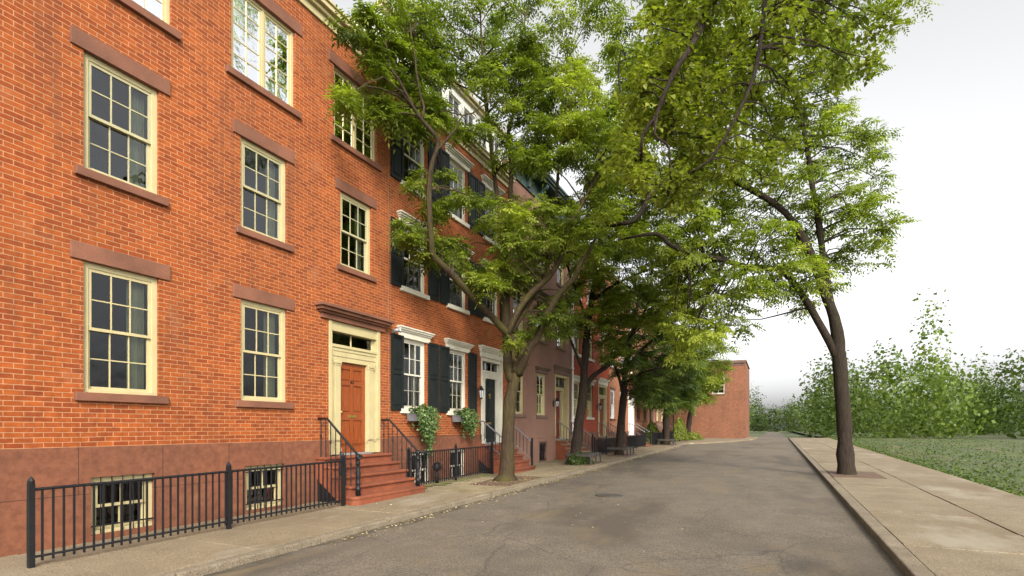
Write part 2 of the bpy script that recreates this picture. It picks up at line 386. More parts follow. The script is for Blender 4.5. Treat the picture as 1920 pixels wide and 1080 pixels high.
# ---------------------------------------------------------------- houses
def wall_mesh(mb, y0, y1, z0, z1, x, openings, depth=.2):
    ops = [o for o in openings if o[1] > y0 and o[0] < y1 and o[3] > z0 and o[2] < z1]
    ys = sorted({y0, y1, *[min(max(v, y0), y1) for o in ops for v in o[:2]]}); zs = sorted({z0, z1, *[min(max(v, z0), z1) for o in ops for v in o[2:4]]})
    for i in range(len(ys) - 1):
        for j in range(len(zs) - 1):
            cy, cz = (ys[i] + ys[i + 1]) / 2, (zs[j] + zs[j + 1]) / 2
            if any(o[0] < cy < o[1] and o[2] < cz < o[3] for o in ops): continue
            mb.quad((x, ys[i], zs[j]), (x, ys[i + 1], zs[j]), (x, ys[i + 1], zs[j + 1]), (x, ys[i], zs[j + 1]))
    for a, b, c, d in [o[:4] for o in ops]:
        c2, d2 = max(c, z0), min(d, z1)
        mb.quad((x, a, c2), (x, a, d2), (x - depth, a, d2), (x - depth, a, c2)); mb.quad((x, b, c2), (x, b, d2), (x - depth, b, d2), (x - depth, b, c2))
        if c >= z0: mb.quad((x, a, c), (x, b, c), (x - depth, b, c), (x - depth, a, c))
        if d <= z1: mb.quad((x, a, d), (x, b, d), (x - depth, b, d), (x - depth, a, d))
def window(h, y0, y1, z0, z1, fm='white', sash=None, cols=3, rows=(2, 2), sill='white', lintel=None, lm=None, shut=False, curtain=None,
           blind=False, x=0, casing=.085, glass='glass', sill_over=.12, fixed=0, bars=False, lows=None):
    sash = sash or fm
    e = .003; b = MB(); xf = x - .05; xb = x - .15
    b.box(xb, xf, y0 - e, y0 + casing, z0 - e, z1 + e); b.box(xb, xf, y1 - casing, y1 + e, z0 - e, z1 + e)
    b.box(xb, xf - .002, y0 + casing, y1 - casing, z1 - casing, z1 + e); b.box(xb, xf + .015, y0 + casing, y1 - casing, z0 - e, z0 + .05)
    win = b.build('window', fm, h, bevel=.004)
    a0, a1, c0, c1 = y0 + casing, y1 - casing, z0 + .05, z1 - casing
    gl = MB(); s_ = MB(); low = MB()
    def leaf(xa, ca, cb, nr, st=.045):
        s_.box(xa - .035, xa, a0, a0 + st, ca, cb); s_.box(xa - .035, xa, a1 - st, a1, ca, cb)
        s_.box(xa - .035, xa - .002, a0 + st, a1 - st, ca, ca + st); s_.box(xa - .035, xa - .002, a0 + st, a1 - st, cb - st, cb)
        for k in range(1, cols):
            yy = a0 + st + (a1 - a0 - 2 * st) * k / cols; s_.box(xa - .03, xa - .004, yy - .009, yy + .009, ca + st, cb - st)
        for k in range(1, nr):
            zz = ca + st + (cb - ca - 2 * st) * k / nr; s_.box(xa - .028, xa - .007, a0 + st, a1 - st, zz - .009, zz + .009)
        gl.quad((xa - .018, a0 + st * .5, ca + st * .5), (xa - .018, a1 - st * .5, ca + st * .5), (xa - .018, a1 - st * .5, cb - st * .5), (xa - .018, a0 + st * .5, cb - st * .5))
    if fixed:
        mid = (a0 + a1) / 2; A0, A1 = a0, a1
        a1 = mid - .025; leaf(x - .075, c0, c1, fixed); a0, a1 = mid + .025, A1; leaf(x - .075, c0, c1, fixed)
        s_.box(x - .12, x - .055, mid - .025, mid + .025, c0, c1); a0 = A0
    else:
        zm = c0 + (c1 - c0) * rows[1] / (rows[0] + rows[1])
        leaf(x - .065, zm - .02, c1, rows[0]); s_.build('sash', sash, win); s_ = low; leaf(x - .105, c0, zm + .022, rows[1])
    s_.build('sash', sash if (fixed or not lows) else lows, win); gl.build('pane', glass, win)
    if curtain:
        cm, f0 = curtain; cb_ = MB(); n = 22; ys = [a0 + (a1 - a0) * (f0 + (1 - f0) * k / n) for k in range(n + 1)]
        for k in range(n):
            xa = x - .26 + .02 * math.sin(k * 1.9); xb2 = x - .26 + .02 * math.sin((k + 1) * 1.9)
            cb_.quad((xa, ys[k], c0), (xb2, ys[k + 1], c0), (xb2, ys[k + 1], c1), (xa, ys[k], c1))
        cb_.build('curtain', cm, win, smooth=True)
    if blind:
        zt = c0 + (c1 - c0) * blind
        MB().box(x - .235, x - .225, a0, a1, c0, zt).build('blind', 'blind', win)
    if bars:
        bb = MB()
        n = max(3, int((y1 - y0) / .13))
        for k in range(1, n): bb.tube([(x - .02, y0 + (y1 - y0) * k / n, z0), (x - .02, y0 + (y1 - y0) * k / n, z1)], .008, 6)
        for zz in (z0 + .12, z1 - .12): bb.box(x - .03, x - .01, y0, y1, zz - .01, zz + .01)
        bb.build('bars', 'iron', win)
    if sill:
        MB().box(x - .12, x + .07, y0 - sill_over, y1 + sill_over, z0 - .13, z0 - .004).build('sill', sill, win, bevel=.008)
    if lintel: head(win, y0 - .17, y1 + .17, z1, lintel, lm or fm, x)
    if shut:
        sw = (y1 - y0) / 2
        shutter(win, y0 - sw - .0, y0 - .01, z0 - .06, z1 + .01, x); shutter(win, y1 + .09, y1 + sw + .09, z0 - .06, z1 + .01, x)
    return win
def head(par, y0, y1, z, style, mat, x=0):
    b = MB()
    if style == 'slab': b.box(x - .1, x + .03, y0, y1, z - .005, z + .24)
    elif style == 'thin': b.box(x - .1, x + .02, y0 + .08, y1 - .08, z - .005, z + .16)
    else:
        k = {'cap': 1.0, 'bigcap': 1.35, 'smallcap': .85}[style]
        b.box(x - .08, x + .05, y0, y1, z - .03, z + .12 * k); b.box(x - .04, x + .085, y0 - .03, y1 + .03, z + .12 * k, z + .165 * k)
        b.box(x - .04, x + .125, y0 - .06, y1 + .06, z + .165 * k, z + .215 * k); b.box(x - .04, x + .16, y0 - .09, y1 + .09, z + .215 * k, z + .255 * k)
    return b.build('lintel', mat, par, bevel=.006)
def shutter(par, y0, y1, z0, z1, x=0, mat='shutter'):
    b = MB(); st = .075; xf, xb = x + .055, x + .018; m = z0 + (z1 - z0) * .5
    b.box(xb, xf, y0, y0 + st, z0, z1); b.box(xb, xf, y1 - st, y1, z0, z1)
    for a, c in ((z0, z0 + .11), (m - .05, m + .05), (z1 - .085, z1)): b.box(xb, xf - .002, y0 + st, y1 - st, a, c)
    for a, c in ((z0 + .11, m - .05), (m + .05, z1 - .085)):
        b.box(xb, xf - .024, y0 + st, y1 - st, a, c); b.box(xb + .001, xf - .008, y0 + st + .035, y1 - st - .035, a + .035, c - .035)
    return b.build('shutter', mat, par, bevel=.006)
def panel_door(par, y0, y1, z0, z1, x, mat, rows=((.05, .34), (.42, .76), (.83, .95)), slot=None, knob=True, number=None, knocker=None):
    b = MB(); st = (y1 - y0) * .13; H = z1 - z0; mid = (y0 + y1) / 2; t = .045
    b.box(x - t, x, y0, y0 + st, z0, z1); b.box(x - t, x, y1 - st, y1, z0, z1); b.box(x - t, x - .001, mid - st * .42, mid + st * .42, z0, z1)
    ed = [0] + [v for r in rows for v in r] + [1]
    for k in range(0, len(ed), 2):
        for a, c in ((y0 + st, mid - st * .42), (mid + st * .42, y1 - st)): b.box(x - t, x - .002, a, c, z0 + H * ed[k], z0 + H * ed[k + 1])
    for r0, r1 in rows:
        for a, c in ((y0 + st, mid - st * .42), (mid + st * .42, y1 - st)):
            b.box(x - t, x - .028, a, c, z0 + H * r0, z0 + H * r1); b.box(x - t + .003, x - .012, a + .03, c - .03, z0 + H * r0 + .03, z0 + H * r1 - .03)
    d = b.build('door', mat, par, bevel=.004)
    if slot: 
        q = MB().box(x - .001, x + .008, mid - .14, mid + .14, z0 + H * slot - .035, z0 + H * slot + .035); q.box(x + .008, x + .012, mid - .11, mid + .11, z0 + H * slot - .016, z0 + H * slot + .016)
        q.build('mail_slot', 'brass', d, bevel=.003)
    if knob: MB().lathe([(.012, 0), (.012, .03), (.03, .035), (.034, .05), (.022, .065), (.005, .07)], 0, 0, n=12).build('knob', 'brass', d).matrix_local = Matrix.Translation((x, y0 + st * .5, z0 + H * .45)) @ Matrix.Rotation(R(90), 4, 'Y')
    if knocker:
        q = MB().lathe([(.005, -.03), (.04, -.01), (.045, .01), (.02, .03)], x + .01, mid, z0 + H * knocker + .05, 10)
        q.tube([(x + .02, mid + .05 * math.sin(a), z0 + H * knocker - .03 - .05 * math.cos(a)) for a in [k * math.pi / 6 for k in range(13)]], .009, 6)
        q.build('knocker', 'brass', d, smooth=True)
    if number:
        cu = bpy.data.curves.new('digits', 'FONT'); cu.body = number; cu.size = .13; cu.extrude = .004; cu.align_x = 'CENTER'
        tmp = bpy.data.objects.new('digits', cu); C.objects.link(tmp); bpy.context.view_layer.update()
        me = bpy.data.meshes.new_from_object(tmp.evaluated_get(bpy.context.evaluated_depsgraph_get())); bpy.data.objects.remove(tmp)
        n = bpy.data.objects.new('house_number', me); C.objects.link(n); n.parent = d; me.materials.clear(); me.materials.append(M['iron'])
        n.matrix_local = Matrix(((0, 0, 1, x + .004), (1, 0, 0, mid), (0, 1, 0, z0 + H * .775), (0, 0, 0, 1)))
    return d
def entry(h, yc, dw, hw, z0, zd, zt0, zt1, ztop, fm, dm, panes=3, cap=None, capm=None, x=0, rec=.12, **kw):
    """door with surround: casing, pilasters, entablature and transom light"""
    b = MB(); dy0, dy1 = yc - dw / 2, yc + dw / 2; a0, a1 = yc - hw, yc + hw; e = .003; xd = x - rec; xp = xd + .05
    for s in (-1, 1):
        o = a0 if s < 0 else a1; i = dy0 if s < 0 else dy1
        b.box(x - .3, x + .012, o + s * e, o - s * .1, z0, ztop + e)                      # outer casing
        b.box(xd - .1, xp, o - s * .1, i, z0, zd + .001)                              # side panel
        if True:
            pw = min(.2, (hw - dw / 2 - .12) * .6); p0 = i + s * .015
            b.box(xp, xp + .05, p0, p0 + s * pw, z0 + .16, zd - .1); b.box(xp - .001, xp + .065, p0 - s * .012, p0 + s * (pw + .012), z0, z0 + .16)
            b.box(xp - .001, xp + .062, p0 - s * .01, p0 + s * (pw + .01), zd - .1, zd - .055); b.box(xp - .001, xp + .08, p0 - s * .012, p0 + s * (pw + .03), zd - .055, zd)
    hh = zt0 - zd
    b.box(x - .3, xp + .02, a0 + .1, a1 - .1, zd + .001, zd + hh * .3); b.box(x - .3, xp + .035, a0 + .1, a1 - .1, zd + hh * .3, zd + hh * .62)
    b.box(x - .3, xp + .05, a0 + .1, a1 - .1, zd + hh * .62, zd + hh * .82); b.box(x - .3, xp + .075, a0 + .1, a1 - .1, zd + hh * .82, zt0)
    b.box(x - .3, x - .02, a0 + .1, a1 - .1, zt1, ztop + e)
    t0, t1 = a0 + .1, a1 - .1
    b.box(x - .2, x - .14, t0, t0 + .05, zt0, zt1); b.box(x - .2, x - .14, t1 - .05, t1, zt0, zt1)
    for k in range(1, panes):
        yy = t0 + .05 + (t1 - t0 - .1) * k / panes; b.box(x - .19, x - .15, yy - .014, yy + .014, zt0, zt1)
    su = b.build('door_surround', fm, h, bevel=.005)
    MB().quad((x - .17, t0 + .02, zt0 - .01), (x - .17, t1 - .02, zt0 - .01), (x - .17, t1 - .02, zt1 + .01), (x - .17, t0 + .02, zt1 + .01)).build('transom_pane', 'glass', su)
    MB().box(x - .3, x + .03, dy0 - .08, dy1 + .08, z0 - .1, z0 + .025).build('threshold', 'grey', su, bevel=.01)
    if cap: head(su, a0 - .08, a1 + .08, ztop, cap, capm or fm, x)
    panel_door(su.parent, dy0 + .004, dy1 - .004, z0 + .03, zd - .004, xd, dm, **kw)
    return su
def house(label, y0, W, ztop, mat, base_mat='brownstone', zb=1.45, bays=(), doors=(), basement=(), depth=9.0, sides=True):
    """bays / doors / basement hold the openings; every position below is local to the house"""
    h = thing('row_house', label, 'house', (0, y0, 0), group='row of houses on the left')
    ops = [b[:4] for b in bays] + [d[:4] for d in doors] + [b[:4] for b in basement]
    e = .004
    b = MB(); wall_mesh(b, e, W - e, zb, ztop, 0, ops)
    b.quad((0, e, zb), (-depth, e, zb), (-depth, e, ztop), (0, e, ztop)); b.quad((0, W - e, zb), (-depth, W - e, zb), (-depth, W - e, ztop), (0, W - e, ztop))
    b.quad((-depth, e, -.5), (-depth, W - e, -.5), (-depth, W - e, ztop), (-depth, e, ztop))
    b.build('wall', mat, h)
    b = MB(); wall_mesh(b, e, W - e, -.5, zb, .03, ops, .23); b.quad((.03, e, zb), (.03, W - e, zb), (-.01, W - e, zb), (-.01, e, zb))
    b.quad((.03, e, -.5), (-depth, e, -.5), (-depth, e, zb), (.03, e, zb)); b.quad((.03, W - e, -.5), (-depth, W - e, -.5), (-depth, W - e, zb), (.03, W - e, zb))
    b.build('foundation', base_mat, h)
    MB().box(-depth + .01, -.01, e + .01, W - e - .01, ztop - .12, ztop - .02).build('roof', 'roof', h)
    # floors and a back partition keep the rooms dark like real ones
    fl = MB()
    for z in (1.0, 4.75, 7.85): fl.box(-depth + .05, -.25, .02, W - .02, z - .1, z)
    fl.box(-4.6, -4.5, .02, W - .02, -.3, ztop - .2); fl.build('floors', 'darkwood', h)
    return h
def cornice(h, W, z, style, mat, over=0.0):
    b = MB()
    if style == 'gutter':
        b.box(-.1, .05, .006, W - .006, z - .16, z); b.box(-.1, .13, .006, W - .006, z, z + .09); b.box(-.1, .22, .006, W - .006, z + .09, z + .2); b.box(-.1, .26, .006, W - .006, z + .2, z + .26)
        return b.build('cornice', mat, h, bevel=.01)
    b.box(-.1, .06, .006, W - .006, z - .75, z - .68); b.box(-.1, .04, .006, W - .006, z - .68, z - .1); b.box(-.1, .46, .006, W - .006, z - .1, z); b.box(-.1, .54, .006, W - .006, z, z + .1); b.box(-.1, .6, .006, W - .006, z + .1, z + .2)
    c = b.build('cornice', mat, h, bevel=.008)
    n = max(3, round(W / 1.15))
    for k in range(n):
        y = .3 + (W - .6) * k / (n - 1)
        MB().prism_y([(.04, z - .66), (.13, z - .66), (.17, z - .5), (.2, z - .38), (.36, z - .3), (.42, z - .22), (.42, z - .1), (.04, z - .1)], y - .09, y + .09).build('bracket', mat, c, bevel=.006)
    return c
# house 1: red brick with the varnished wood door (goes on out of the frame to the left)
Y0 = 3.0
bays1 = []
for c in (1.75, 4.3):
    bays1.append((c - .53, c + .53, 2.2, 4.12))
for c in (1.75, 4.3, 6.87):
    bays1 += [(c - .53, c + .53, 5.45, 7.18), (c - .73, c + .73, 8.32, 9.98)]
H1 = house('red brick row house with varnished wooden door numbered 65 and brownstone sills', Y0, 8.05, 10.95, 'brick_orange', 'brownstone_block', 1.4, bays=bays1, doors=[(6.85 - .87, 6.85 + .87, 1.0, 4.12)], basement=[(1.3, 2.2, .1, .95), (3.85, 4.75, .1, .95)])
for b_ in ((1.3, 2.2, .1, .95), (3.85, 4.75, .1, .95)): window(H1, *b_, fm='cream', cols=2, rows=(1, 1), sill=None, bars=True)
for b_ in bays1:
    wd = b_[1] - b_[0]
    if wd > 1.2:
        window(H1, *b_, fm='cream', cols=2, fixed=5, sill='brownstone', lintel='slab', lm='brownstone', glass='glass_high', casing=.06)
    elif b_[2] > 5:
        window(H1, *b_, fm='cream', sash='olive', sill='brownstone', lintel='slab', lm='brownstone', glass='glass_high', curtain=('curtain', .75))
    else:
        window(H1, *b_, fm='cream', sill='brownstone', lintel='slab', lm='brownstone', curtain=('curtain', .7))
entry(H1, 6.85, .92, .87, 1.06, 3.22, 3.60, 3.90, 4.12, 'cream', 'wooddoor', panes=2, slot=.405, number='65',
      rows=((.08, .36), (.45, .75), (.80, .93)))
b = MB(); b.box(-.1, .06, 5.72, 7.86, 4.125, 4.24); b.box(-.06, .12, 5.67, 7.91, 4.24, 4.29); b.box(-.06, .19, 5.61, 7.97, 4.29, 4.36); b.box(-.06, .25, 5.56, 8.02, 4.36, 4.43)
b.build('door_cornice', 'brownstone', H1, bevel=.008)
cornice(H1, 8.05, 10.83, 'gutter', 'cream')
# house 2: brick with black shutters
Y0 = 11.05
bays2 = []
for c in (1.13, 3.4): bays2.append((c - .53, c + .53, 2.2, 4.15, 1))
for c in (1.13, 3.4, 5.66): bays2 += [(c - .53, c + .53, 5.5, 7.2, 2), (c - .53, c + .53, 8.33, 10.08, 3)]
bas2 = [(.95, 1.9, -.05, 1.02), (2.9, 3.85, -.05, 1.02)]
H2 = house('brick row house with black panelled shutters, window boxes of ivy and black door', Y0, 7.15, 11.0, 'brick_orange', 'brownstone_block', 1.45, bays=bays2, doors=[(5.71 - .81, 5.71 + .81, 1.05, 4.15)], basement=bas2)
for b_ in bays2:
    f = b_[4]
    window(H2, *b_[:4], fm='white', sill='white', lintel='cap', shut=True, casing=.1, glass='glass' if f == 1 else 'glass_high',
           curtain=('curtain', .72) if f == 1 else None, blind=.42 if f == 2 else False, lows='screenpaint' if f > 1 else 'oldpaint')
for b_ in bas2: window(H2, *b_, fm='white', sash='white', cols=3, rows=(1, 1), sill=None, bars=True, casing=.07)
entry(H2, 5.71, .9, .81, 1.13, 3.42, 3.68, 4.0, 4.15, 'white', 'blackdoor', panes=3, cap='bigcap', slot=.30, knocker=.73, rows=((.05, .38), (.45, .80), (.86, .96)))
cornice(H2, 7.15, 10.86, 'gutter', 'cream')
at = MB(); wins = [(.5 + k * .95, 1.25 + k * .95, 11.45, 12.45) for k in range(7)]
wall_mesh(at, .01, 7.14, 11.02, 12.7, -.3, wins, .12)
at.quad((-.3, .01, 11.02), (-6, .01, 11.02), (-6, .01, 12.7), (-.3, .01, 12.7)); at.quad((-.3, 7.14, 11.02), (-6, 7.14, 11.02), (-6, 7.14, 12.7), (-.3, 7.14, 12.7)); at.quad((-6, .01, 11.02), (-6, 7.14, 11.02), (-6, 7.14, 12.7), (-6, .01, 12.7))
att = at.build('attic_storey', 'brightwhite', H2)
ab = MB().box(-6, -.2, -.02, 7.17, 12.7, 12.8); ab.box(-.42, -.12, -.04, 7.19, 12.802, 12.9); ab.build('attic_roof', 'cream', att, bevel=.01)
for a, c, d, e_ in wins:
    q = MB(); q.box(-.4, -.36, a, a + .05, d, e_); q.box(-.4, -.36, c - .05, c, d, e_); q.box(-.4, -.362, a + .05, c - .05, d, d + .05); q.box(-.4, -.362, a + .05, c - .05, e_ - .05, e_); q.box(-.395, -.365, (a + c) / 2 - .012, (a + c) / 2 + .012, d + .05, e_ - .05); q.box(-.392, -.368, a + .05, c - .05, (d + e_) / 2 - .012, (d + e_) / 2 + .012)
    q.build('attic_window', 'brightwhite', att)
gp = MB()
for a, c, d, e_ in wins: gp.quad((-.38, a + .02, d + .02), (-.38, c - .02, d + .02), (-.38, c - .02, e_ - .02), (-.38, a + .02, e_ - .02))
gp.build('attic_glazing', 'glass_high', att)
MB().box(-.02, .005, -.007, .008, 1.46, 10.68).build('mortar_seam', 'concrete', H2)
# house 3: brown stucco with a green bracketed cornice
Y0 = 18.2
bays3 = []
for c in (.76, 3.05): bays3.append((c - .48, c + .48, 2.22, 4.05, 1))
for c in (.76, 3.05, 5.42): bays3 += [(c - .48, c + .48, 5.45, 7.3, 2), (c - .48, c + .48, 8.4, 10.1, 3)]
bas3 = [(2.76, 3.72, .2, 1.08)]
H3 = house('mauve brown stucco row house with green bracketed cornice and dark red door', Y0, 6.85, 11.95, 'stucco', 'stucco', 1.3, bays=bays3, doors=[(5.55 - .9, 5.55 + .9, 1.1, 4.2)], basement=bas3)
for b_ in bays3:
    if b_[4] == 1: window(H3, *b_[:4], fm='cream', sill='darkstone', lintel='smallcap', lm='darkstone', curtain=('blind', .8), cols=2)
    else: window(H3, *b_[:4], fm='cream', sill='darkstone', lintel='smallcap' if b_[4] == 2 else 'thin', lm='darkstone', cols=2, glass='glass_high')
for b_ in bas3: window(H3, *b_, fm='stucco', sash='iron', cols=2, rows=(1, 1), sill=None, bars=True)
entry(H3, 5.55, .95, .9, 1.13, 3.45, 3.62, 4.05, 4.2, 'cream', 'reddoor', panes=2, cap='bigcap', capm='darkstone', rec=.3)
MB().box(.0, .05, .01, 4.62, 1.24, 1.32).build('belt_course', 'stucco', H3, bevel=.01)
cornice(H3, 6.85, 12.1, 'bracket', 'greenpaint')
ds = MB().tube([(.09, 6.78, .25), (.09, 6.78, 11.2)], .055, 8); ds.box(.02, .16, 6.7, 6.84, 11.2, 11.4)
for z in (2, 4.6, 7.2, 9.8): ds.box(.02, .16, 6.71, 6.845, z, z + .05)
ds.build('downspout', 'brightwhite', H3)
# house 4: deep red brick, white caps
def std_house(label, y0, W, mat, base, bay_c, door_c, fm, sill, lint, lm, dm, ztop=10.95, corn=('gutter', 'cream'), shut=False, hw=.5, door_fm=None, wsill=True, upper=True, cap='bigcap', curt=None, dw=.95, zb=1.45):
    bays = []
    for c in bay_c: bays.append((c - hw, c + hw, 2.25, 4.05, 1))
    for c in list(bay_c) + [door_c]: bays += [(c - hw, c + hw, 5.45, 7.2, 2), (c - hw, c + hw, 8.4, 10.05, 3)]
    bas = [(bay_c[0] - .42, bay_c[0] + .42, .15, .95)]
    h = house(label, y0, W, ztop, mat, base, zb, bays=bays, doors=[(door_c - .88, door_c + .88, 1.1, 4.2)], basement=bas)
    for b_ in bays: window(h, *b_[:4], fm=fm, sill=sill, lintel=lint, lm=lm, glass='glass' if b_[4] == 1 else 'glass_high', curtain=curt if b_[4] < 3 else None, cols=3 if b_[4] == 1 else 2)
    for b_ in bas: window(h, *b_, fm='darkstone', sash='iron', cols=2, rows=(1, 1), sill=None, bars=True)
    entry(h, door_c, dw, .88, 1.15, 3.4, 3.6, 4.05, 4.2, door_fm or fm, dm, panes=2, cap=cap, capm=lm)
    cornice(h, W, ztop - .12 if corn[0] == 'gutter' else ztop + .1, *corn)
    return h
H4 = std_house('deep red brick row house with white caps, just past the brown stucco house', 25.05, 6.75, 'brick_deep', 'brownstone', (.8, 3.0), 5.4, 'cream', 'white', 'cap', 'white', 'reddoor')
H5 = std_house('orange brick row house with bright white sash windows and a tall white door', 31.8, 7.0, 'brick_tan', 'brownstone', (.85, 3.1), 5.7, 'brightwhite', 'brownstone', 'thin', 'brownstone', 'brightwhite', curt=('whitecurtain', .0), hw=.52)
H6 = std_house('pale pinkish brick row house with dark windows behind the clipped bush', 38.8, 7.0, 'brick_tan', 'brownstone', (1.0, 3.2), 5.6, 'darkstone', 'brownstone', 'thin', 'brownstone', 'blackdoor', cap='smallcap')
H7 = std_house('tan row house with red brown door frames, last in the row before the end wall', 45.8, 7.0, 'stucco', 'brownstone', (1.2, 3.3), 5.6, 'cream', 'brownstone', 'thin', 'brownstone', 'reddoor', cap='smallcap')
# house across the end of the street
E1 = house('long plain brick building closing the far end of the street', 0, 12.5, 8.3, 'brick_brown', 'brick_brown', 1.0, bays=[(c - .6, c + .6, z, z + 1.8) for c in (3.4, 6.6, 9.9) for z in (5.2,)])
E1['group'] = 'buildings beyond the row'
for c in (3.4, 6.6, 9.9):
    for z in (5.2,): window(E1, c - .6, c + .6, z, z + 1.8, fm='white', sill='darkstone', lintel='thin', lm='darkstone', glass='glass_high', cols=2)
E1.location = (-6, 59, 0); E1.rotation_euler = (0, 0, R(-90))
cornice(E1, 12.5, 8.2, 'gutter', 'darkstone')
MB().box(-9.05, .07, -.05, 12.55, 8.48, 8.58).build('parapet_cap', 'darkstone', E1)
# ---------------------------------------------------------------- front steps
def newel(par, x, y, z, hgt, style):
    if style == 'turned':
        k = hgt / .9
        pr = [(.05, 0), (.05, .12), (.062, .13), (.062, .16), (.045, .18), (.04, .26), (.05, .27), (.05, .29), (.034, .31), (.045, .4), (.052, .48), (.036, .6), (.03, .68), (.05, .70), (.05, .72), (.034, .74), (.034, .80), (.055, .82), (.062, .86), (.05, .90), (.015, .93)]
        return MB().lathe([(r, zz * k) for r, zz in pr], x, y, z, 14).build('newel_post', 'iron', par, smooth=True)
    b = MB().box(x - .03, x + .03, y - .03, y + .03, z, z + hgt).lathe([(.04, 0), (.045, .03), (.02, .07), (.005, .09)], x, y, z + hgt, 8)
    return b.build('newel_post', 'iron', par)
def railing(par, y, xa, za, xb, zb, zbase, style, hand, lowrail, curl=0):
    pts = [(.03, y, za), (xa, y, za), ]
    for k in range(1, 9): t = k / 8; pts.append((xa + (xb - xa) * t, y, za + (zb - za) * t))
    if curl: pts += [(xb + .08, y + curl * .02, zb + .0), (xb + .15, y + curl * .06, zb - .02), (xb + .17, y + curl * .13, zb - .05), (xb + .12, y + curl * .16, zb - .08)]
    r = MB().tube(pts, .026, 8).build('railing', hand, par, smooth=True)
    def low(x):
        t = (x - xa) / (xb - xa); return za + (zb - za) * max(0, t)
    n = max(4, int((xb - .08) / .125))
    if lowrail:
        drop = .62; MB().tube([(xa, y, za - drop), (xb, y, zb - drop)], .014, 6).build('lower_rail', hand, r)
    for k in range(n):
        x = .1 + (xb - .16) * k / (n - 1); zt = low(x) if x > xa else za
        zb0 = zt - .62 if lowrail else max(zbase(x), -.2)
        b = MB().tube([(x, y, zb0), (x, y, zt)], .0115, 6)
        if not lowrail and k % 2 == 0: b.lathe([(.009, -.05), (.02, -.02), (.02, .02), (.009, .05)], x, y, zb0 + (zt - zb0) * .55, 8)
        b.build('baluster', 'iron', r)
    return r
def stoop(label, y0, y1, zt, n, x_top, x_front, mat, rail, gz, hand='wornrail', curl=0, hrise=.86, round_first=False, tread_mat=None, void=True):
    yc = (y0 + y1) / 2; t = thing('front_steps', label, 'steps', (0, yc, 0), group='front steps of the houses')
    a, c = y0 - yc, y1 - yc; tr = (x_front - x_top) / (n - 1); rise = (zt - gz) / n
    fr = [x_top + tr * k for k in range(n)]; tz = [zt - rise * k for k in range(n)]
    pf = [(.035, zt - .06)]
    for k in range(n):
        pf.append((fr[k] - .03, tz[k] - .06)); pf.append((fr[k] - .03, (tz[k + 1] if k + 1 < n else gz + .06 - .1) - .06))
    pf += [(fr[-1] - .42, gz - .1), (.035, zt - rise * 2.4)] if void else [(.035, gz - .1)]
    MB().prism_y(pf, a + .03, c - .03).build('stair_body', mat, t)
    for k in range(n):
        xb = fr[k - 1] - .05 if k else .033; ex = 0
        if k == n - 1 and round_first:
            rr = .16; out = [(xb, a - .1), (xb, c + .06)]
            out = [(xb, c + .1)] + [(fr[k] + .03 - rr + rr * math.cos(q), c + .12 - rr + rr * math.sin(q)) for q in [R(90 - 15 * i) for i in range(7)]] + [(fr[k] + .03 - rr + rr * math.cos(q), a - .12 + rr + rr * math.sin(q)) for q in [R(0 - 15 * i) for i in range(7)]] + [(xb, a - .1)]
            MB().prism_z(out, tz[k] - .07, tz[k]).build('tread', tread_mat or mat, t, bevel=.02)
            o2 = [(xb + (x - xb) * .97, y * .985) for x, y in out]
            MB().prism_z(o2, gz - .1, tz[k] - .069).build('stair_base', mat, t)
        else: MB().box(xb, fr[k] + .02, a, c, tz[k] - .06, tz[k] + random.uniform(-.002, .002)).build('tread', tread_mat or mat, t, bevel=.02)
    if void:
        pv = [(.04, gz - .15), (fr[-1] - .44, gz - .12), (.04, zt - rise * 2.45)]
        for s in (a + .06, c - .08): MB().prism_y(pv, s, s + .02).build('understair_shade', 'iron', t)  # flat black sheet standing in for the shade of the void under the steps
    def zbase(x):
        for k in range(n):
            if x <= fr[k]: return tz[k]
        return tz[-1]
    for s, yy in (((-1, a + .1), (1, c - .1))):
        if s not in rail: continue
        xn = fr[-1] - .12; zn = tz[-1] if round_first else tz[-1]
        nh = hrise
        zr = zn + nh - .01
        if round_first: newel(t, xn, yy, zn, nh, 'turned'); railing(t, yy, .28, zt + .84, xn, zr, zbase, 'turned', 'iron', False, curl=s * curl)
        else: newel(t, xn, yy, zn - rise * .0, nh + .02, 'square'); railing(t, yy, .2, zt + .80, xn, zr - .03, zbase, 'square', hand, True)
    return t
S1 = stoop('red painted stone steps with turned black newels below the wooden door 65', 8.55, 10.85, 1.04, 5, .3, 1.28, 'redstone', (-1, 1), .05, curl=1, round_first=True)
S2 = stoop('brownstone steps with grey topped iron railings below the black door', 15.65, 17.75, 1.1, 5, .32, 1.28, 'redstone', (-1, 1), .12, hrise=.9)
S3 = stoop('red steps with pale worn treads at the brown stucco house, behind the guarded tree', 22.85, 24.95, 1.12, 5, .32, 1.28, 'redstone', (-1, 1), .2, tread_mat='concrete', void=False, hrise=.9)
S4 = stoop('pale topped steps with thin railings at the deep red brick house', 29.4, 31.4, 1.15, 5, .32, 1.25, 'brownstone', (-1, 1), .26, tread_mat='concrete', hrise=.9)
S5 = stoop('orange brown steps below the tall white door', 36.6, 38.4, 1.15, 5, .32, 1.3, 'redstone', (-1, 1), .33, tread_mat='brownstone', hrise=.9)
S6 = stoop('dark steps at the pale pinkish brick house behind the clipped bush', 43.4, 45.4, 1.15, 4, .32, 1.2, 'brownstone', (-1, 1), .4, hrise=.9)
S7 = stoop('far brown steps at the last tan house in the row', 50.4, 52.4, 1.15, 4, .32, 1.2, 'brownstone', (-1,), .45, hrise=.9)
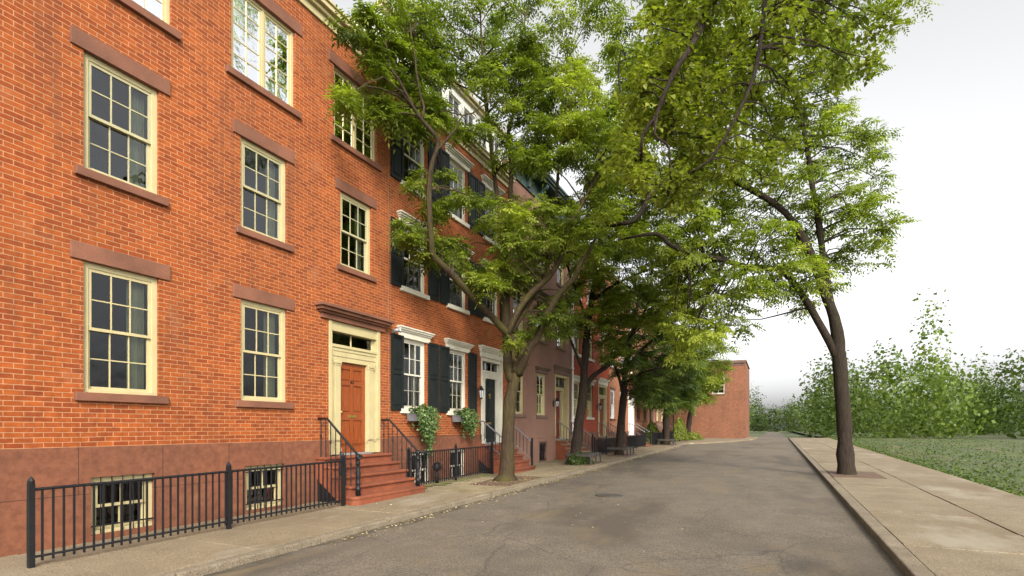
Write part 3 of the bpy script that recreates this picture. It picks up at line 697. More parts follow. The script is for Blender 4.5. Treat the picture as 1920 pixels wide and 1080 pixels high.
# hose connection on the side of the red steps of the stucco house
t = thing('standpipe_connection', 'round metal hose connection low on the side of the red steps', 'pipe fitting', (.78, 22.88, .55))
o = MB().lathe([(.12, 0), (.12, .02), (.1, .03), (.06, .03), (.06, .01)], 0, 0, n=18).build('flange', 'grey', t); o.rotation_euler = (R(90), 0, 0)
o = MB().lathe([(.045, .0), (.045, .05), (.02, .06)], 0, 0, n=12).build('cap', 'iron', t); o.rotation_euler = (R(90), 0, 0)
# ---------------------------------------------------------------- railings of the areaways
def fence(label, pts, h=.95, gap=.11, z0=.0, posts=None, spear=False):
    L = sum((Vector(pts[i + 1]) - Vector(pts[i])).length for i in range(len(pts) - 1)); cx, cy = pts[0]
    t = thing('iron_fence', label, 'iron fence', (cx, cy, g(cy) + z0 + .05), group='black iron fences')
    proto = None; post = None; zoff = g(cy) + z0 + .05
    for i in range(len(pts) - 1):
        p, q = Vector(pts[i]), Vector(pts[i + 1]); l = (q - p).length; n = max(1, round(l / gap))
        def at(f): v = p + (q - p) * f; return (v.x - cx, v.y - cy, g(v.y) + z0 + .05 - zoff)
        for zz, r in ((.12, .016), (h - .02, .02)):
            a, c = at(0), at(1); MB().tube([(a[0], a[1], a[2] + zz), (c[0], c[1], c[2] + zz)], r, 6).build('rail', 'iron', t)
        for k in range(1, n):
            if proto is None:
                b = MB().box(-.0105, .0105, -.0105, .0105, .06, h + (.08 if spear else 0)); proto = b.build('picket', 'iron', t); o = proto
            else: o = proto.copy(); C.objects.link(o)
            o.location = at(k / n)
        for k in range(0, max(1, round(l / 2.2)) + 1):
            if i and k == 0: continue
            if post is None:
                b = MB().box(-.03, .03, -.03, .03, -.1, h + .06).lathe([(.035, 0), (.04, .025), (.02, .06), (.004, .08)], 0, 0, h + .06, 8); post = b.build('post', 'iron', t); o = post
            else: o = post.copy(); C.objects.link(o)
            o.location = at(k / max(1, round(l / 2.2)))
    return t
fence('black iron fence left of the red steps, running out of the frame', [(1.02, 3.2), (1.02, 8.36)])
fence('black iron fence with plain square pickets before the two window boxes', [(.62, 11.1), (.62, 15.6)])
fence('black iron fence before the deep red brick house', [(1.15, 25.2), (1.15, 29.3)], h=.85)
fence('black iron fence between the two stoops of the orange brick house', [(1.15, 31.6), (1.15, 36.5)], h=.85)
fence('black iron fence round the bush at the pale pinkish house', [(1.25, 38.6), (1.25, 43.3)], h=.9)
fence('black iron fence farthest down the pavement', [(1.3, 45.6), (1.3, 50.3)], h=.9)
# areaway shadow slots: low stone kerbs under the fences
# pipe vent behind the fence
t = thing('vent_pipe', 'black hooded vent pipe standing behind the fence below the ivy', 'vent pipe', (.36, 12.75, g(12.75) + .05))
MB().tube([(0, 0, -.05), (0, 0, .34)], .055, 12).build('pipe', 'iron', t, smooth=True)
MB().lathe([(.06, 0), (.12, .02), (.135, .09), (.12, .17), (.07, .23), (.01, .25)], 0, 0, .34, 14).build('hood', 'iron', t, smooth=True)
# floodlight at the corner of the shuttered house
t = thing('security_light', 'small grey twin floodlight on the brick above the first shutter', 'floodlight', (.0, 11.24, 4.22))
MB().box(.002, .05, -.05, .05, -.05, .05).build('mount', 'grey', t)
for s in (-1, 1):
    MB().tube([(.05, s * .03, 0), (.12, s * .08, .01), (.16, s * .13, -.02)], [.015, .015, .02], 8).build('arm', 'grey', t)
    o = MB().lathe([(.02, 0), (.045, .05), (.055, .12), (.05, .125)], 0, 0, n=12).build('lamp_head', 'grey', t, smooth=True); o.location = (.14, s * .11, .0); o.rotation_euler = (R(60 * s), R(70), 0)
def lantern(label, y, z):
    t = thing('wall_lantern', label, 'wall lantern', (.002, y, z), group='wall lanterns by the doors')
    MB().box(0, .02, -.05, .05, -.16, .1).tube([(.02, 0, .05), (.1, 0, .2), (.2, 0, .22)], .012, 8).build('bracket', 'iron', t)
    MB().lathe([(.05, -.16), (.085, .08)], .2, 0, 0, 6).build('lamp_glass', 'lampglass', t)
    b = MB().lathe([(.11, .08), (.10, .10), (.04, .19), (.012, .24)], .2, 0, 0, 6).lathe([(.055, -.19), (.06, -.16), (.01, -.22)], .2, 0, 0, 6)
    for k in range(6):
        a = k * math.pi / 3; b.tube([(.2 + .052 * math.cos(a), .052 * math.sin(a), -.16), (.2 + .088 * math.cos(a), .088 * math.sin(a), .08)], .008, 5)
    b.build('frame', 'iron', t)
lantern('black wall lantern left of the black door', 15.62, 2.85)
lantern('black wall lantern at the dark red door of the stucco house', 22.62, 2.8)
lantern('black wall lantern at the deep red brick house, farther along', 29.3, 2.85)
# house sills carry the window boxes
def leaf_cloud(name, par, mat, pos, nrm, size, tint, jit=.6):
    """small two-sided leaves: pos (n,3), outward direction (n,3)"""
    n = len(pos); d = nrm + rng.normal(0, jit, (n, 3)); d /= np.linalg.norm(d, axis=1, keepdims=True) + 1e-9
    up = rng.normal(0, 1, (n, 3)); a = np.cross(d, up); a /= np.linalg.norm(a, axis=1, keepdims=True) + 1e-9; b = np.cross(d, a)
    s = rng.uniform(size[0], size[1], (n, 1))
    v = np.stack([pos - a * s, pos - b * s * .8 + d * s * .25, pos + a * s * .75, pos + b * s * .8 + d * s * .25], 1).reshape(-1, 3)
    return quads(name, par, mat, v, tint)
def quads(name, par, mat, v, tint):
    n = len(v) // 4; me = bpy.data.meshes.new(name); me.vertices.add(n * 4); me.vertices.foreach_set('co', v.astype(np.float32).ravel())
    me.loops.add(n * 4); me.loops.foreach_set('vertex_index', np.arange(n * 4, dtype=np.int32)); me.polygons.add(n)
    me.polygons.foreach_set('loop_start', np.arange(n, dtype=np.int32) * 4); me.polygons.foreach_set('loop_total', np.full(n, 4, np.int32))
    me.update(calc_edges=True); me.materials.append(M[mat])
    at = me.attributes.new('tint', 'FLOAT', 'FACE'); at.data.foreach_set('value', np.clip(tint, 0, 1).astype(np.float32))
    o = bpy.data.objects.new(name, me); C.objects.link(o)
    if par: o.parent = par
    return o
def window_box(label, y, long):
    t = thing('window_box', label, 'window box', (.02, y, 1.86), group='window boxes of trailing ivy')
    b = MB(); b.box(.06, .08, -.46, .46, .0, .19); b.box(.27, .29, -.46, .46, .0, .19); b.box(.08, .27, -.46, -.44, .0, .19); b.box(.08, .27, .44, .46, .0, .19); b.box(.08, .27, -.44, .44, .005, .03)
    b.box(.055, .295, -.47, .47, .17, .20); b.build('box', 'greybox', t)
    MB().box(.08, .27, -.44, .44, .14, .17).build('earth', 'soil', t)
    P = []; N = []; T = []
    for k in range(900):
        u = random.uniform(-.40, .55); a = random.uniform(-.3, 3.3); r = random.uniform(.7, 1.05)
        rr = .17 + .06 * math.sin(u * 7) + .05 * math.sin(u * 13 + 1)
        p = (.2 + rr * math.cos(a) * r, u, .22 + rr * math.sin(a) * r); P.append(p); N.append((math.cos(a), 0, math.sin(a) + .3)); T.append(random.uniform(.25, .95))
    strands = 46
    for s in range(strands):
        u = random.uniform(-.3, .58); prof = math.exp(-((u - .16) / .26) ** 2); l = long * (.35 + .75 * prof) * random.uniform(.55, 1.05)
        x0 = random.uniform(.24, .42); q = u
        m = int(l * 42) + 4
        for k in range(m):
            f = k / m; q += random.gauss(0, .012); P.append((x0 + .07 * math.sin(f * 5 + s) + random.gauss(0, .025), q + random.gauss(0, .03), .2 - l * f)); N.append((1, random.gauss(0, .4), .25)); T.append(random.uniform(.2, 1) * (1 - .25 * f))
    leaf_cloud('ivy', t, 'leaf_ivy', np.array(P), np.array(N), (.024, .046), np.array(T))
window_box('grey window box with ivy hanging long, at the first shuttered window', 12.2, 1.1)
window_box('grey window box with shorter ivy, at the window next to the black door', 14.47, .78)
# stone pier before the orange brick house
# timber guards round the street trees
def guard(label, x, y, ln, hgt, back=True):
    t = thing('tree_guard', label, 'tree guard', (x, y, g(y) + .05), group='timber tree guards')
    for sx in ((-.5, .42) if back else (.42,)):
        MB().box(sx, sx + .05, -ln / 2, ln / 2, hgt - .12, hgt).build('board', 'weatherwood', t, bevel=.006)
        for yy in (-ln / 2 + .08, 0, ln / 2 - .1): MB().box(sx + .052 if sx > 0 else sx - .062, (sx + .052 if sx > 0 else sx - .062) + .06, yy - .035, yy + .035, -.05, hgt - .005).build('stake', 'weatherwood', t)
    for yy in (-ln / 2 - .05, ln / 2): MB().box(-.5, .47, yy, yy + .05, hgt - .12, hgt).build('board', 'weatherwood', t, bevel=.006)
    return t
guard('low weathered timber guard round the second tree, ivy at its foot', 1.95, 21.2, 1.5, .42)
guard('low grey timber guard at the third tree', 1.95, 27.1, 1.5, .42, False)
guard('low timber guard round the fourth tree, near the sign pole', 1.95, 40.3, 1.5, .42)
def mound(name, label, cat, cx, cy, z, rx, ry, h, n, mat, size, group=None, round_=False, t0=.2, t1=.9):
    P = []; N = []; T = []
    for k in range(n):
        a = random.uniform(0, 6.28); e = math.asin(random.random() ** (.9 if round_ else 1)); r = random.uniform(.75, 1.0) * (1 + .12 * math.sin(3 * a + 1) + .1 * math.sin(5 * a + e * 7))
        p = (rx * r * math.cos(a) * math.cos(e) , ry * r * math.sin(a) * math.cos(e), h * r * math.sin(e) if not round_ else h * (.5 + .5 * r * math.sin((e - .75) * 2)))
        P.append(p); N.append((math.cos(a), math.sin(a), .6)); T.append(random.uniform(t0, t1))
    t = thing(name, label, cat, (cx, cy, z), group=group)
    leaf_cloud('foliage', t, mat, np.array(P), np.array(N), size, np.array(T))
    s = MB()
    for k in range(5):
        a = k * 1.3; s.tube([(.05 * math.cos(a), .05 * math.sin(a), -.05), (.4 * rx * math.cos(a), .4 * ry * math.sin(a), h * .6)], [.025, .01], 6)
    s.build('stems', 'darkbark', t)
    return t
mound('ivy_patch', 'low dark ivy patch filling the guard of the second tree', 'ivy', 1.9, 20.75, g(20.7) + .04, .5, .85, .45, 1500, 'leaf_dark', (.025, .05), t0=0, t1=.25)
mound('bush', 'clipped dark green bush behind the railing at the pale pinkish house', 'bush', .72, 41.0, g(41), .62, 1.9, 1.75, 3000, 'leaf_mid', (.04, .08), round_=True, t0=.1, t1=.6)
mound('bush', 'bright green hedge in front of the last tan house', 'bush', 1.55, 48.6, g(48.6) + .1, .75, 2.0, 1.9, 3200, 'leaf_main', (.04, .08), round_=True, t0=.2, t1=.8)
mound('bush', 'low bright green bush at the foot of the farthest tree', 'bush', 2.2, 52.2, g(52) + .05, .9, .9, .75, 1400, 'leaf_main', (.04, .07), t0=.3, t1=.9)
# sign pole
t = thing('sign_pole', 'thin dark street sign pole by the fourth tree', 'sign pole', (2.05, 42.6, g(42.6) + .04))
MB().tube([(0, 0, 0), (0, 0, 3.1)], .035, 8).build('pole', 'iron', t)
MB().box(-.24, .24, .036, .046, 2.55, 3.05).build('sign_plate', 'brightwhite', t, bevel=.004)
# limbs: (x, y, z, radius); clumps of leaves: (x, y, z, radius, lightness)
T1L=[[(1.98,13.93,-0.07,0.499),(1.98,13.93,0.09,0.39),(2.0,13.94,0.31,0.257),(2.01,13.95,0.78,0.211),(2.04,13.96,1.71,0.183),(2.09,13.99,2.49,0.179),(2.16,14.02,2.93,0.179),(2.22,14.05,3.27,0.156)],[(2.16,14.02,3.02,0.14),(1.99,14.05,3.44,0.141),(1.86,14.21,4.24,0.135),(1.79,14.28,5.23,0.128),(1.8,14.29,5.74,0.12),(1.76,14.27,6.83,0.104),(1.74,14.04,8.03,0.079),(1.67,13.89,8.71,0.071),(1.62,13.75,9.56,0.062),(1.53,13.6,10.81,0.062),(1.52,13.48,11.32,0.046),(1.51,13.37,12.27,0.038),(1.49,13.25,13.57,0.023)],[(1.76,14.27,6.83,0.08),(1.84,14.31,7.63,0.072),(1.87,14.44,8.84,0.072),(1.87,14.55,9.59,0.073),(1.77,14.5,10.43,0.065),(1.81,14.52,10.9,0.057),(1.9,14.56,11.27,0.049),(2.02,14.62,12.73,0.041),(2.24,14.73,14.19,0.024)],[(2.23,14.06,3.27,0.156),(2.37,14.01,3.7,0.124),(2.32,13.88,4.1,0.116),(2.16,13.58,4.42,0.106),(1.81,12.96,4.94,0.1),(1.62,12.31,5.33,0.097),(1.44,11.77,5.72,0.09),(1.3,11.26,6.0,0.081),(1.29,11.14,6.2,0.08),(1.34,11.06,6.49,0.073),(1.37,10.96,7.05,0.066),(1.35,10.95,7.57,0.066),(1.48,10.9,8.2,0.059),(1.59,10.96,8.57,0.052),(1.6,10.85,8.8,0.052),(1.45,10.55,9.03,0.045),(1.36,10.29,9.25,0.044),(1.24,9.89,9.72,0.031),(1.12,9.73,9.96,0.03),(1.16,9.52,10.46,0.018)],[(1.43,10.54,9.07,0.032),(1.47,10.56,9.37,0.032),(1.41,10.54,9.6,0.029),(1.39,10.42,9.96,0.025),(1.35,10.39,10.35,0.025),(1.31,10.26,11.03,0.019)],[(1.61,10.97,8.52,0.033),(1.76,11.15,8.83,0.026),(1.92,11.34,9.19,0.023),(1.98,11.48,9.52,0.02),(2.16,11.68,9.64,0.017),(2.42,12.03,10.06,0.014)],[(2.29,14.08,3.27,0.172),(2.5,13.96,3.53,0.123),(2.8,13.89,4.01,0.106),(3.03,13.89,4.31,0.098),(3.21,13.87,4.7,0.09),(3.45,13.87,5.11,0.089),(3.76,13.92,5.5,0.081),(4.09,13.96,5.8,0.073),(4.21,13.91,6.02,0.066),(4.31,13.96,6.26,0.058),(4.49,14.05,6.53,0.044),(4.67,14.14,6.97,0.029)],[(2.22,13.6,4.36,0.099),(2.48,13.73,5.05,0.091),(2.76,13.98,5.57,0.092),(3.23,14.21,5.99,0.084),(3.42,14.3,6.33,0.076),(3.56,14.37,6.67,0.069),(3.72,14.45,7.37,0.069),(3.89,14.53,7.74,0.061),(4.08,14.63,8.11,0.054),(4.33,14.75,8.67,0.046),(4.53,14.85,9.36,0.038),(4.47,14.82,10.28,0.031),(4.53,14.85,11.66,0.023)],[(2.22,13.83,4.45,0.085),(2.47,14.17,5.11,0.078),(2.6,14.35,5.48,0.071),(2.79,14.66,6.0,0.064),(2.97,14.86,6.83,0.056),(3.04,14.9,7.79,0.056),(3.18,14.97,8.91,0.048),(3.25,15.0,10.03,0.04),(3.4,15.07,11.31,0.032),(3.47,15.11,12.75,0.024)]]
T1C=[(0.9,8.37,8.46,0.18,0.5),(0.9,8.59,8.65,0.15,0.5),(0.9,9.57,9.61,0.17,0.5),(0.9,9.83,8.87,0.19,0.5),(0.9,10.28,9.06,0.23,0.5),(0.9,10.69,9.19,0.21,0.5),(0.9,11.37,9.45,0.22,0.5),(0.9,12.63,8.05,0.21,0.5),(1.55,12.06,7.83,0.2,0.5),(1.2,13.21,8.23,0.21,0.5),(2.05,12.42,7.7,0.2,0.5),(0.9,10.69,6.71,0.2,0.5),(0.9,11.14,6.7,0.22,0.5),(0.9,10.85,6.39,0.2,0.5),(0.9,11.37,6.46,0.19,0.5),(0.9,10.55,6.33,0.14,0.5),(0.9,11.2,6.14,0.18,0.5),(0.9,11.56,6.06,0.17,0.5),(0.9,12.23,6.8,0.2,0.5),(0.9,12.72,7.0,0.22,0.5),(0.9,13.11,6.9,0.21,0.5),(1.38,12.01,6.23,0.17,0.5),(0.9,13.41,6.55,0.19,0.5),(1.46,12.86,5.75,0.18,0.5),(1.61,12.45,5.82,0.14,0.5),(0.9,11.48,7.37,0.14,0.5),(0.9,11.85,7.42,0.14,0.5),(0.9,11.37,8.18,0.14,0.5),(0.9,12.23,7.74,0.13,0.5),(0.9,12.36,8.6,0.12,0.5),(0.9,10.91,7.79,0.12,0.5),(0.9,11.98,10.08,0.2,0.5),(0.9,12.77,10.2,0.23,0.5),(1.58,12.17,9.51,0.18,0.5),(2.06,12.39,9.51,0.16,0.5),(2.11,12.9,10.01,0.18,0.5),(0.9,13.81,10.65,0.14,0.5),(1.97,13.58,9.35,0.14,0.5),(2.22,13.32,9.75,0.13,0.5),(2.24,14.23,4.39,0.22,0.75),(2.59,13.96,4.44,0.15,0.7),(2.47,13.39,4.09,0.13,0.7),(2.6,15.11,5.4,0.25,0.3),(3.07,15.02,5.41,0.26,0.3),(3.51,13.72,4.66,0.25,0.25),(3.42,14.78,5.01,0.25,0.25),(2.99,14.4,4.67,0.19,0.3),(2.95,15.55,4.62,0.23,0.25),(3.4,15.28,5.6,0.24,0.3),(3.13,13.67,4.76,0.13,0.3),(3.07,15.96,4.93,0.22,0.2),(0.93,11.77,11.17,0.31,0.35),(0.9,10.19,10.99,0.38,0.28),(0.9,9.88,10.57,0.37,0.53),(0.9,10.69,10.96,0.36,0.55),(0.9,10.68,10.41,0.27,0.33),(0.9,11.24,11.04,0.29,0.25),(0.9,11.27,11.32,0.36,0.5),(0.9,10.05,10.23,0.39,0.21),(0.9,9.68,10.14,0.25,0.32),(0.9,9.49,10.31,0.31,0.4),(0.9,12.68,11.82,0.45,0.47),(0.9,10.47,10.55,0.27,0.18),(0.9,11.95,12.0,0.33,0.29),(1.03,11.97,11.12,0.36,0.34),(0.9,12.24,11.94,0.38,0.16),(1.17,12.31,11.83,0.33,0.3),(0.9,11.09,11.55,0.32,0.24),(0.9,11.48,11.9,0.31,0.36),(0.9,9.46,9.86,0.37,0.3),(0.9,11.32,10.69,0.4,0.34),(0.9,10.18,10.67,0.27,0.51),(0.9,10.51,11.11,0.33,0.53),(0.9,11.77,11.55,0.35,0.34),(0.9,9.61,9.25,0.31,0.48),(0.9,9.9,9.0,0.34,0.36),(0.9,10.09,9.8,0.29,0.38),(0.9,9.92,9.34,0.39,0.42),(0.9,10.34,9.23,0.37,0.46),(0.9,10.64,10.09,0.41,0.26),(0.9,11.0,10.03,0.34,0.41),(0.9,10.83,9.56,0.41,0.57),(1.68,12.78,11.61,0.44,0.48),(1.15,14.13,12.92,0.34,0.57),(0.9,13.1,12.85,0.42,0.32),(1.46,12.54,11.4,0.37,0.26),(0.9,11.45,9.7,0.42,0.54),(0.9,11.77,10.28,0.3,0.35),(0.9,11.04,9.33,0.32,0.26),(0.9,11.62,9.98,0.39,0.33),(0.9,10.69,9.21,0.3,0.55),(0.9,12.06,10.28,0.32,0.62),(0.9,11.43,10.27,0.28,0.44),(2.79,14.13,12.57,0.31,0.34),(3.03,14.31,12.48,0.35,0.42),(2.1,14.79,12.99,0.46,0.58),(1.42,14.39,12.24,0.34,0.33),(2.66,13.27,11.57,0.41,0.43),(1.08,13.93,12.21,0.45,0.59),(2.44,14.84,12.12,0.43,0.4),(2.1,14.14,11.97,0.34,0.6),(2.19,15.57,13.29,0.49,0.51),(2.93,13.01,12.19,0.29,0.37),(1.96,15.03,12.09,0.51,0.4),(1.4,13.86,12.3,0.48,0.29),(2.03,13.03,12.03,0.32,0.33),(1.8,13.45,11.24,0.4,0.39),(3.09,13.37,12.3,0.32,0.54),(2.59,15.4,13.0,0.49,0.41),(2.61,15.21,12.6,0.5,0.5),(2.41,12.5,11.11,0.4,0.61),(2.16,13.82,11.39,0.39,0.32),(1.31,15.02,14.09,0.52,0.45),(2.89,13.51,11.58,0.32,0.61),(2.51,13.29,12.07,0.45,0.33),(1.57,13.72,13.11,0.45,0.3),(2.12,12.38,10.76,0.31,0.55),(2.11,13.57,12.51,0.31,0.46),(2.47,13.05,11.73,0.45,0.31),(2.84,13.28,12.11,0.39,0.37),(2.34,14.3,11.84,0.45,0.28),(3.64,13.65,9.95,0.45,0.29),(3.31,13.76,11.24,0.44,0.5),(2.98,13.5,10.89,0.37,0.26),(2.53,14.1,9.96,0.37,0.64),(2.92,14.96,11.08,0.46,0.39),(2.75,13.1,10.38,0.31,0.58),(2.36,15.49,10.88,0.49,0.35),(2.42,14.49,10.59,0.41,0.29),(3.12,13.59,10.63,0.3,0.33),(3.15,14.26,11.23,0.46,0.34),(2.25,13.37,10.73,0.41,0.39),(3.13,14.18,9.93,0.43,0.32),(3.26,13.79,10.0,0.34,0.33),(3.24,13.31,9.92,0.34,0.46),(2.5,13.7,10.47,0.32,0.33),(2.33,15.17,10.51,0.48,0.53),(2.34,14.43,11.34,0.46,0.54),(2.76,14.66,11.67,0.49,0.28),(3.64,15.29,12.72,0.43,0.9),(4.12,13.81,9.79,0.42,0.69),(4.07,15.92,11.59,0.45,0.8),(3.97,14.19,11.73,0.35,0.82),(3.51,15.61,11.93,0.34,0.7),(3.04,15.95,12.08,0.45,1.03),(4.64,13.47,9.82,0.3,0.66),(3.92,13.53,10.9,0.3,1.0),(3.48,15.32,11.42,0.45,0.99),(3.27,15.18,12.44,0.37,1.04),(3.96,15.04,10.44,0.33,0.8),(2.84,14.72,11.14,0.46,0.8),(2.96,15.25,12.35,0.47,1.03),(3.77,15.03,12.03,0.49,0.98),(3.74,15.71,12.3,0.44,1.01),(4.08,13.32,9.71,0.41,1.0),(3.68,15.83,12.86,0.44,0.76),(4.17,13.52,9.96,0.41,0.83),(3.25,15.51,10.75,0.5,0.96),(3.46,16.15,11.36,0.51,0.7),(4.21,14.22,10.52,0.31,0.94),(4.65,13.53,10.57,0.37,0.86),(3.52,15.67,12.21,0.47,0.72),(2.25,15.48,9.95,0.36,0.54),(3.02,13.08,9.06,0.37,0.36),(3.58,13.23,8.76,0.33,0.4),(2.71,13.18,9.31,0.39,0.56),(2.75,14.39,9.74,0.47,0.4),(2.8,15.46,10.21,0.36,0.33),(1.85,15.0,10.09,0.5,0.35),(2.37,14.6,9.64,0.38,0.68),(2.78,15.87,10.84,0.42,0.55),(3.45,14.58,9.67,0.34,0.42),(4.22,15.78,10.03,0.35,0.41),(3.98,15.18,9.63,0.41,0.68),(4.2,14.13,9.67,0.35,0.42),(4.56,14.7,9.02,0.36,0.53),(3.03,15.52,9.92,0.34,0.72),(4.15,13.43,9.04,0.35,0.51),(3.95,14.02,9.63,0.41,0.39),(4.61,14.15,9.51,0.33,0.59),(3.6,15.16,9.72,0.47,0.48),(5.08,14.1,9.67,0.37,0.67),(4.89,14.77,10.44,0.34,0.32),(4.38,15.87,10.42,0.47,0.52),(4.2,15.63,10.87,0.46,0.33),(4.65,14.62,10.49,0.38,0.53),(1.76,14.25,13.96,0.4,0.28),(0.9,11.39,12.4,0.32,0.29),(0.9,10.81,12.03,0.28,0.46),(0.9,9.2,10.61,0.33,0.55),(1.24,14.38,14.73,0.5,0.48),(0.9,12.58,13.08,0.33,0.37),(0.9,9.88,11.68,0.38,0.6),(1.34,12.25,13.19,0.4,0.58),(2.42,15.17,14.74,0.37,0.43),(1.34,13.11,13.68,0.35,0.52),(0.9,11.64,12.89,0.31,0.59),(0.9,9.63,11.01,0.29,0.25),(0.9,12.48,12.57,0.39,0.46),(2.52,12.98,13.23,0.38,0.37),(0.91,13.79,13.5,0.43,0.6),(0.9,10.91,12.42,0.38,0.35),(1.81,15.15,14.81,0.37,0.55),(4.66,14.25,13.4,0.46,0.31),(4.82,15.17,13.5,0.46,0.35),(3.86,15.52,14.46,0.5,0.65),(3.19,14.44,13.28,0.32,0.32),(2.25,15.56,15.52,0.44,0.58),(4.21,14.33,13.9,0.31,0.58),(3.53,14.22,12.68,0.37,0.58),(3.91,13.51,12.91,0.42,0.63),(4.05,15.81,13.9,0.36,0.47),(0.9,9.69,10.78,0.28,0.54),(0.9,10.52,11.5,0.38,0.54),(0.9,8.67,10.2,0.34,0.22),(0.9,11.06,11.84,0.31,0.43),(0.9,8.81,10.69,0.35,0.46),(1.81,14.7,8.09,0.34,0.62),(2.21,13.44,7.75,0.32,0.63),(2.04,13.29,7.36,0.33,0.78),(3.12,12.76,7.13,0.36,0.76),(3.08,13.45,7.73,0.39,0.68),(2.81,12.69,7.49,0.38,0.79),(2.74,12.99,6.98,0.31,0.54),(2.45,15.42,8.41,0.43,0.71),(2.07,15.0,8.39,0.48,0.5),(1.44,14.54,8.75,0.44,0.73),(2.77,13.71,7.21,0.44,0.5),(1.72,13.28,7.56,0.42,0.65),(4.23,13.41,7.28,0.38,0.53),(3.09,15.0,8.44,0.5,0.58),(3.21,13.91,7.13,0.44,0.62),(3.79,13.61,6.82,0.32,0.6),(3.66,13.84,7.44,0.37,0.34),(2.98,15.24,7.17,0.48,0.55),(2.9,13.47,6.79,0.34,0.55),(2.6,15.6,8.27,0.44,0.44),(3.28,15.48,7.7,0.45,0.47),(2.38,15.26,7.59,0.4,0.37),(2.78,14.79,7.07,0.47,0.36),(3.28,15.72,8.51,0.49,0.56),(3.31,13.56,7.84,0.38,0.54),(3.38,13.72,7.25,0.42,0.55),(2.87,15.63,7.87,0.42,0.7),(2.61,13.54,6.78,0.39,0.28),(2.13,13.5,6.83,0.34,0.61),(2.5,14.77,7.04,0.43,0.5),(2.05,15.22,7.0,0.42,0.31),(2.8,12.63,6.56,0.28,0.55),(3.05,13.68,6.38,0.42,0.35),(4.05,16.48,8.08,0.49,0.63),(4.0,15.8,8.0,0.47,0.66),(3.66,16.2,8.39,0.41,0.51),(4.27,14.64,6.87,0.4,0.68),(4.3,13.88,7.13,0.41,0.7),(3.78,15.03,6.78,0.42,0.56),(4.28,14.19,7.0,0.46,0.58),(4.19,16.0,7.37,0.48,0.31),(4.69,13.72,6.79,0.43,0.52),(3.76,16.04,8.66,0.5,0.45),(4.63,14.79,8.2,0.4,0.68),(4.37,15.03,8.61,0.35,0.49),(4.45,16.15,9.12,0.45,0.39),(4.71,14.56,7.72,0.34,0.68),(5.08,13.84,8.36,0.43,0.46),(3.84,15.33,8.67,0.32,0.49),(2.42,13.49,5.82,0.46,0.46),(2.22,12.45,5.63,0.36,0.5),(2.14,14.66,6.01,0.37,0.72),(2.34,12.5,5.42,0.43,0.62),(2.12,12.53,5.46,0.41,0.72),(1.58,14.17,6.41,0.36,0.44),(1.64,14.4,5.93,0.46,0.41),(1.87,13.14,6.03,0.45,0.48),(2.31,13.35,6.11,0.46,0.72),(2.56,14.13,6.11,0.34,0.45),(0.9,14.4,6.21,0.4,0.58),(2.49,14.47,5.99,0.34,0.59),(2.41,13.92,6.08,0.41,0.52),(2.11,14.24,6.35,0.32,0.71),(3.81,16.01,6.92,0.41,0.45),(4.27,15.46,6.84,0.47,0.3),(3.29,15.7,7.11,0.48,0.51)]
T2L=[[(1.67,20.91,0.14,0.33),(1.65,20.9,0.51,0.253),(1.71,20.93,1.09,0.22),(1.81,20.98,2.08,0.198),(1.95,21.04,3.04,0.187),(1.99,21.06,3.95,0.165),(2.07,21.1,4.98,0.143),(2.14,21.14,5.99,0.132),(2.26,21.2,6.83,0.11),(2.34,21.24,7.44,0.099),(2.44,21.29,8.54,0.077),(2.68,21.4,10.08,0.055),(2.88,21.5,11.62,0.033)],[(1.95,21.04,3.0,0.132),(2.2,21.17,3.64,0.121),(2.46,21.29,3.92,0.099),(2.8,21.46,4.19,0.099),(3.17,21.64,4.69,0.088),(3.51,21.81,5.07,0.077),(4.06,22.08,6.12,0.055),(4.55,22.32,7.22,0.044)],[(2.14,21.14,5.99,0.077),(1.85,20.78,6.96,0.065),(1.63,20.44,7.77,0.054),(1.47,20.25,8.6,0.043)],[(2.26,21.2,6.83,0.066),(3.01,21.01,7.31,0.054),(3.91,20.89,7.6,0.042),(4.95,20.84,7.87,0.031)],[(1.99,21.06,3.95,0.066),(1.86,20.44,4.73,0.054),(1.68,19.8,5.5,0.042),(1.54,19.18,5.82,0.031)]]
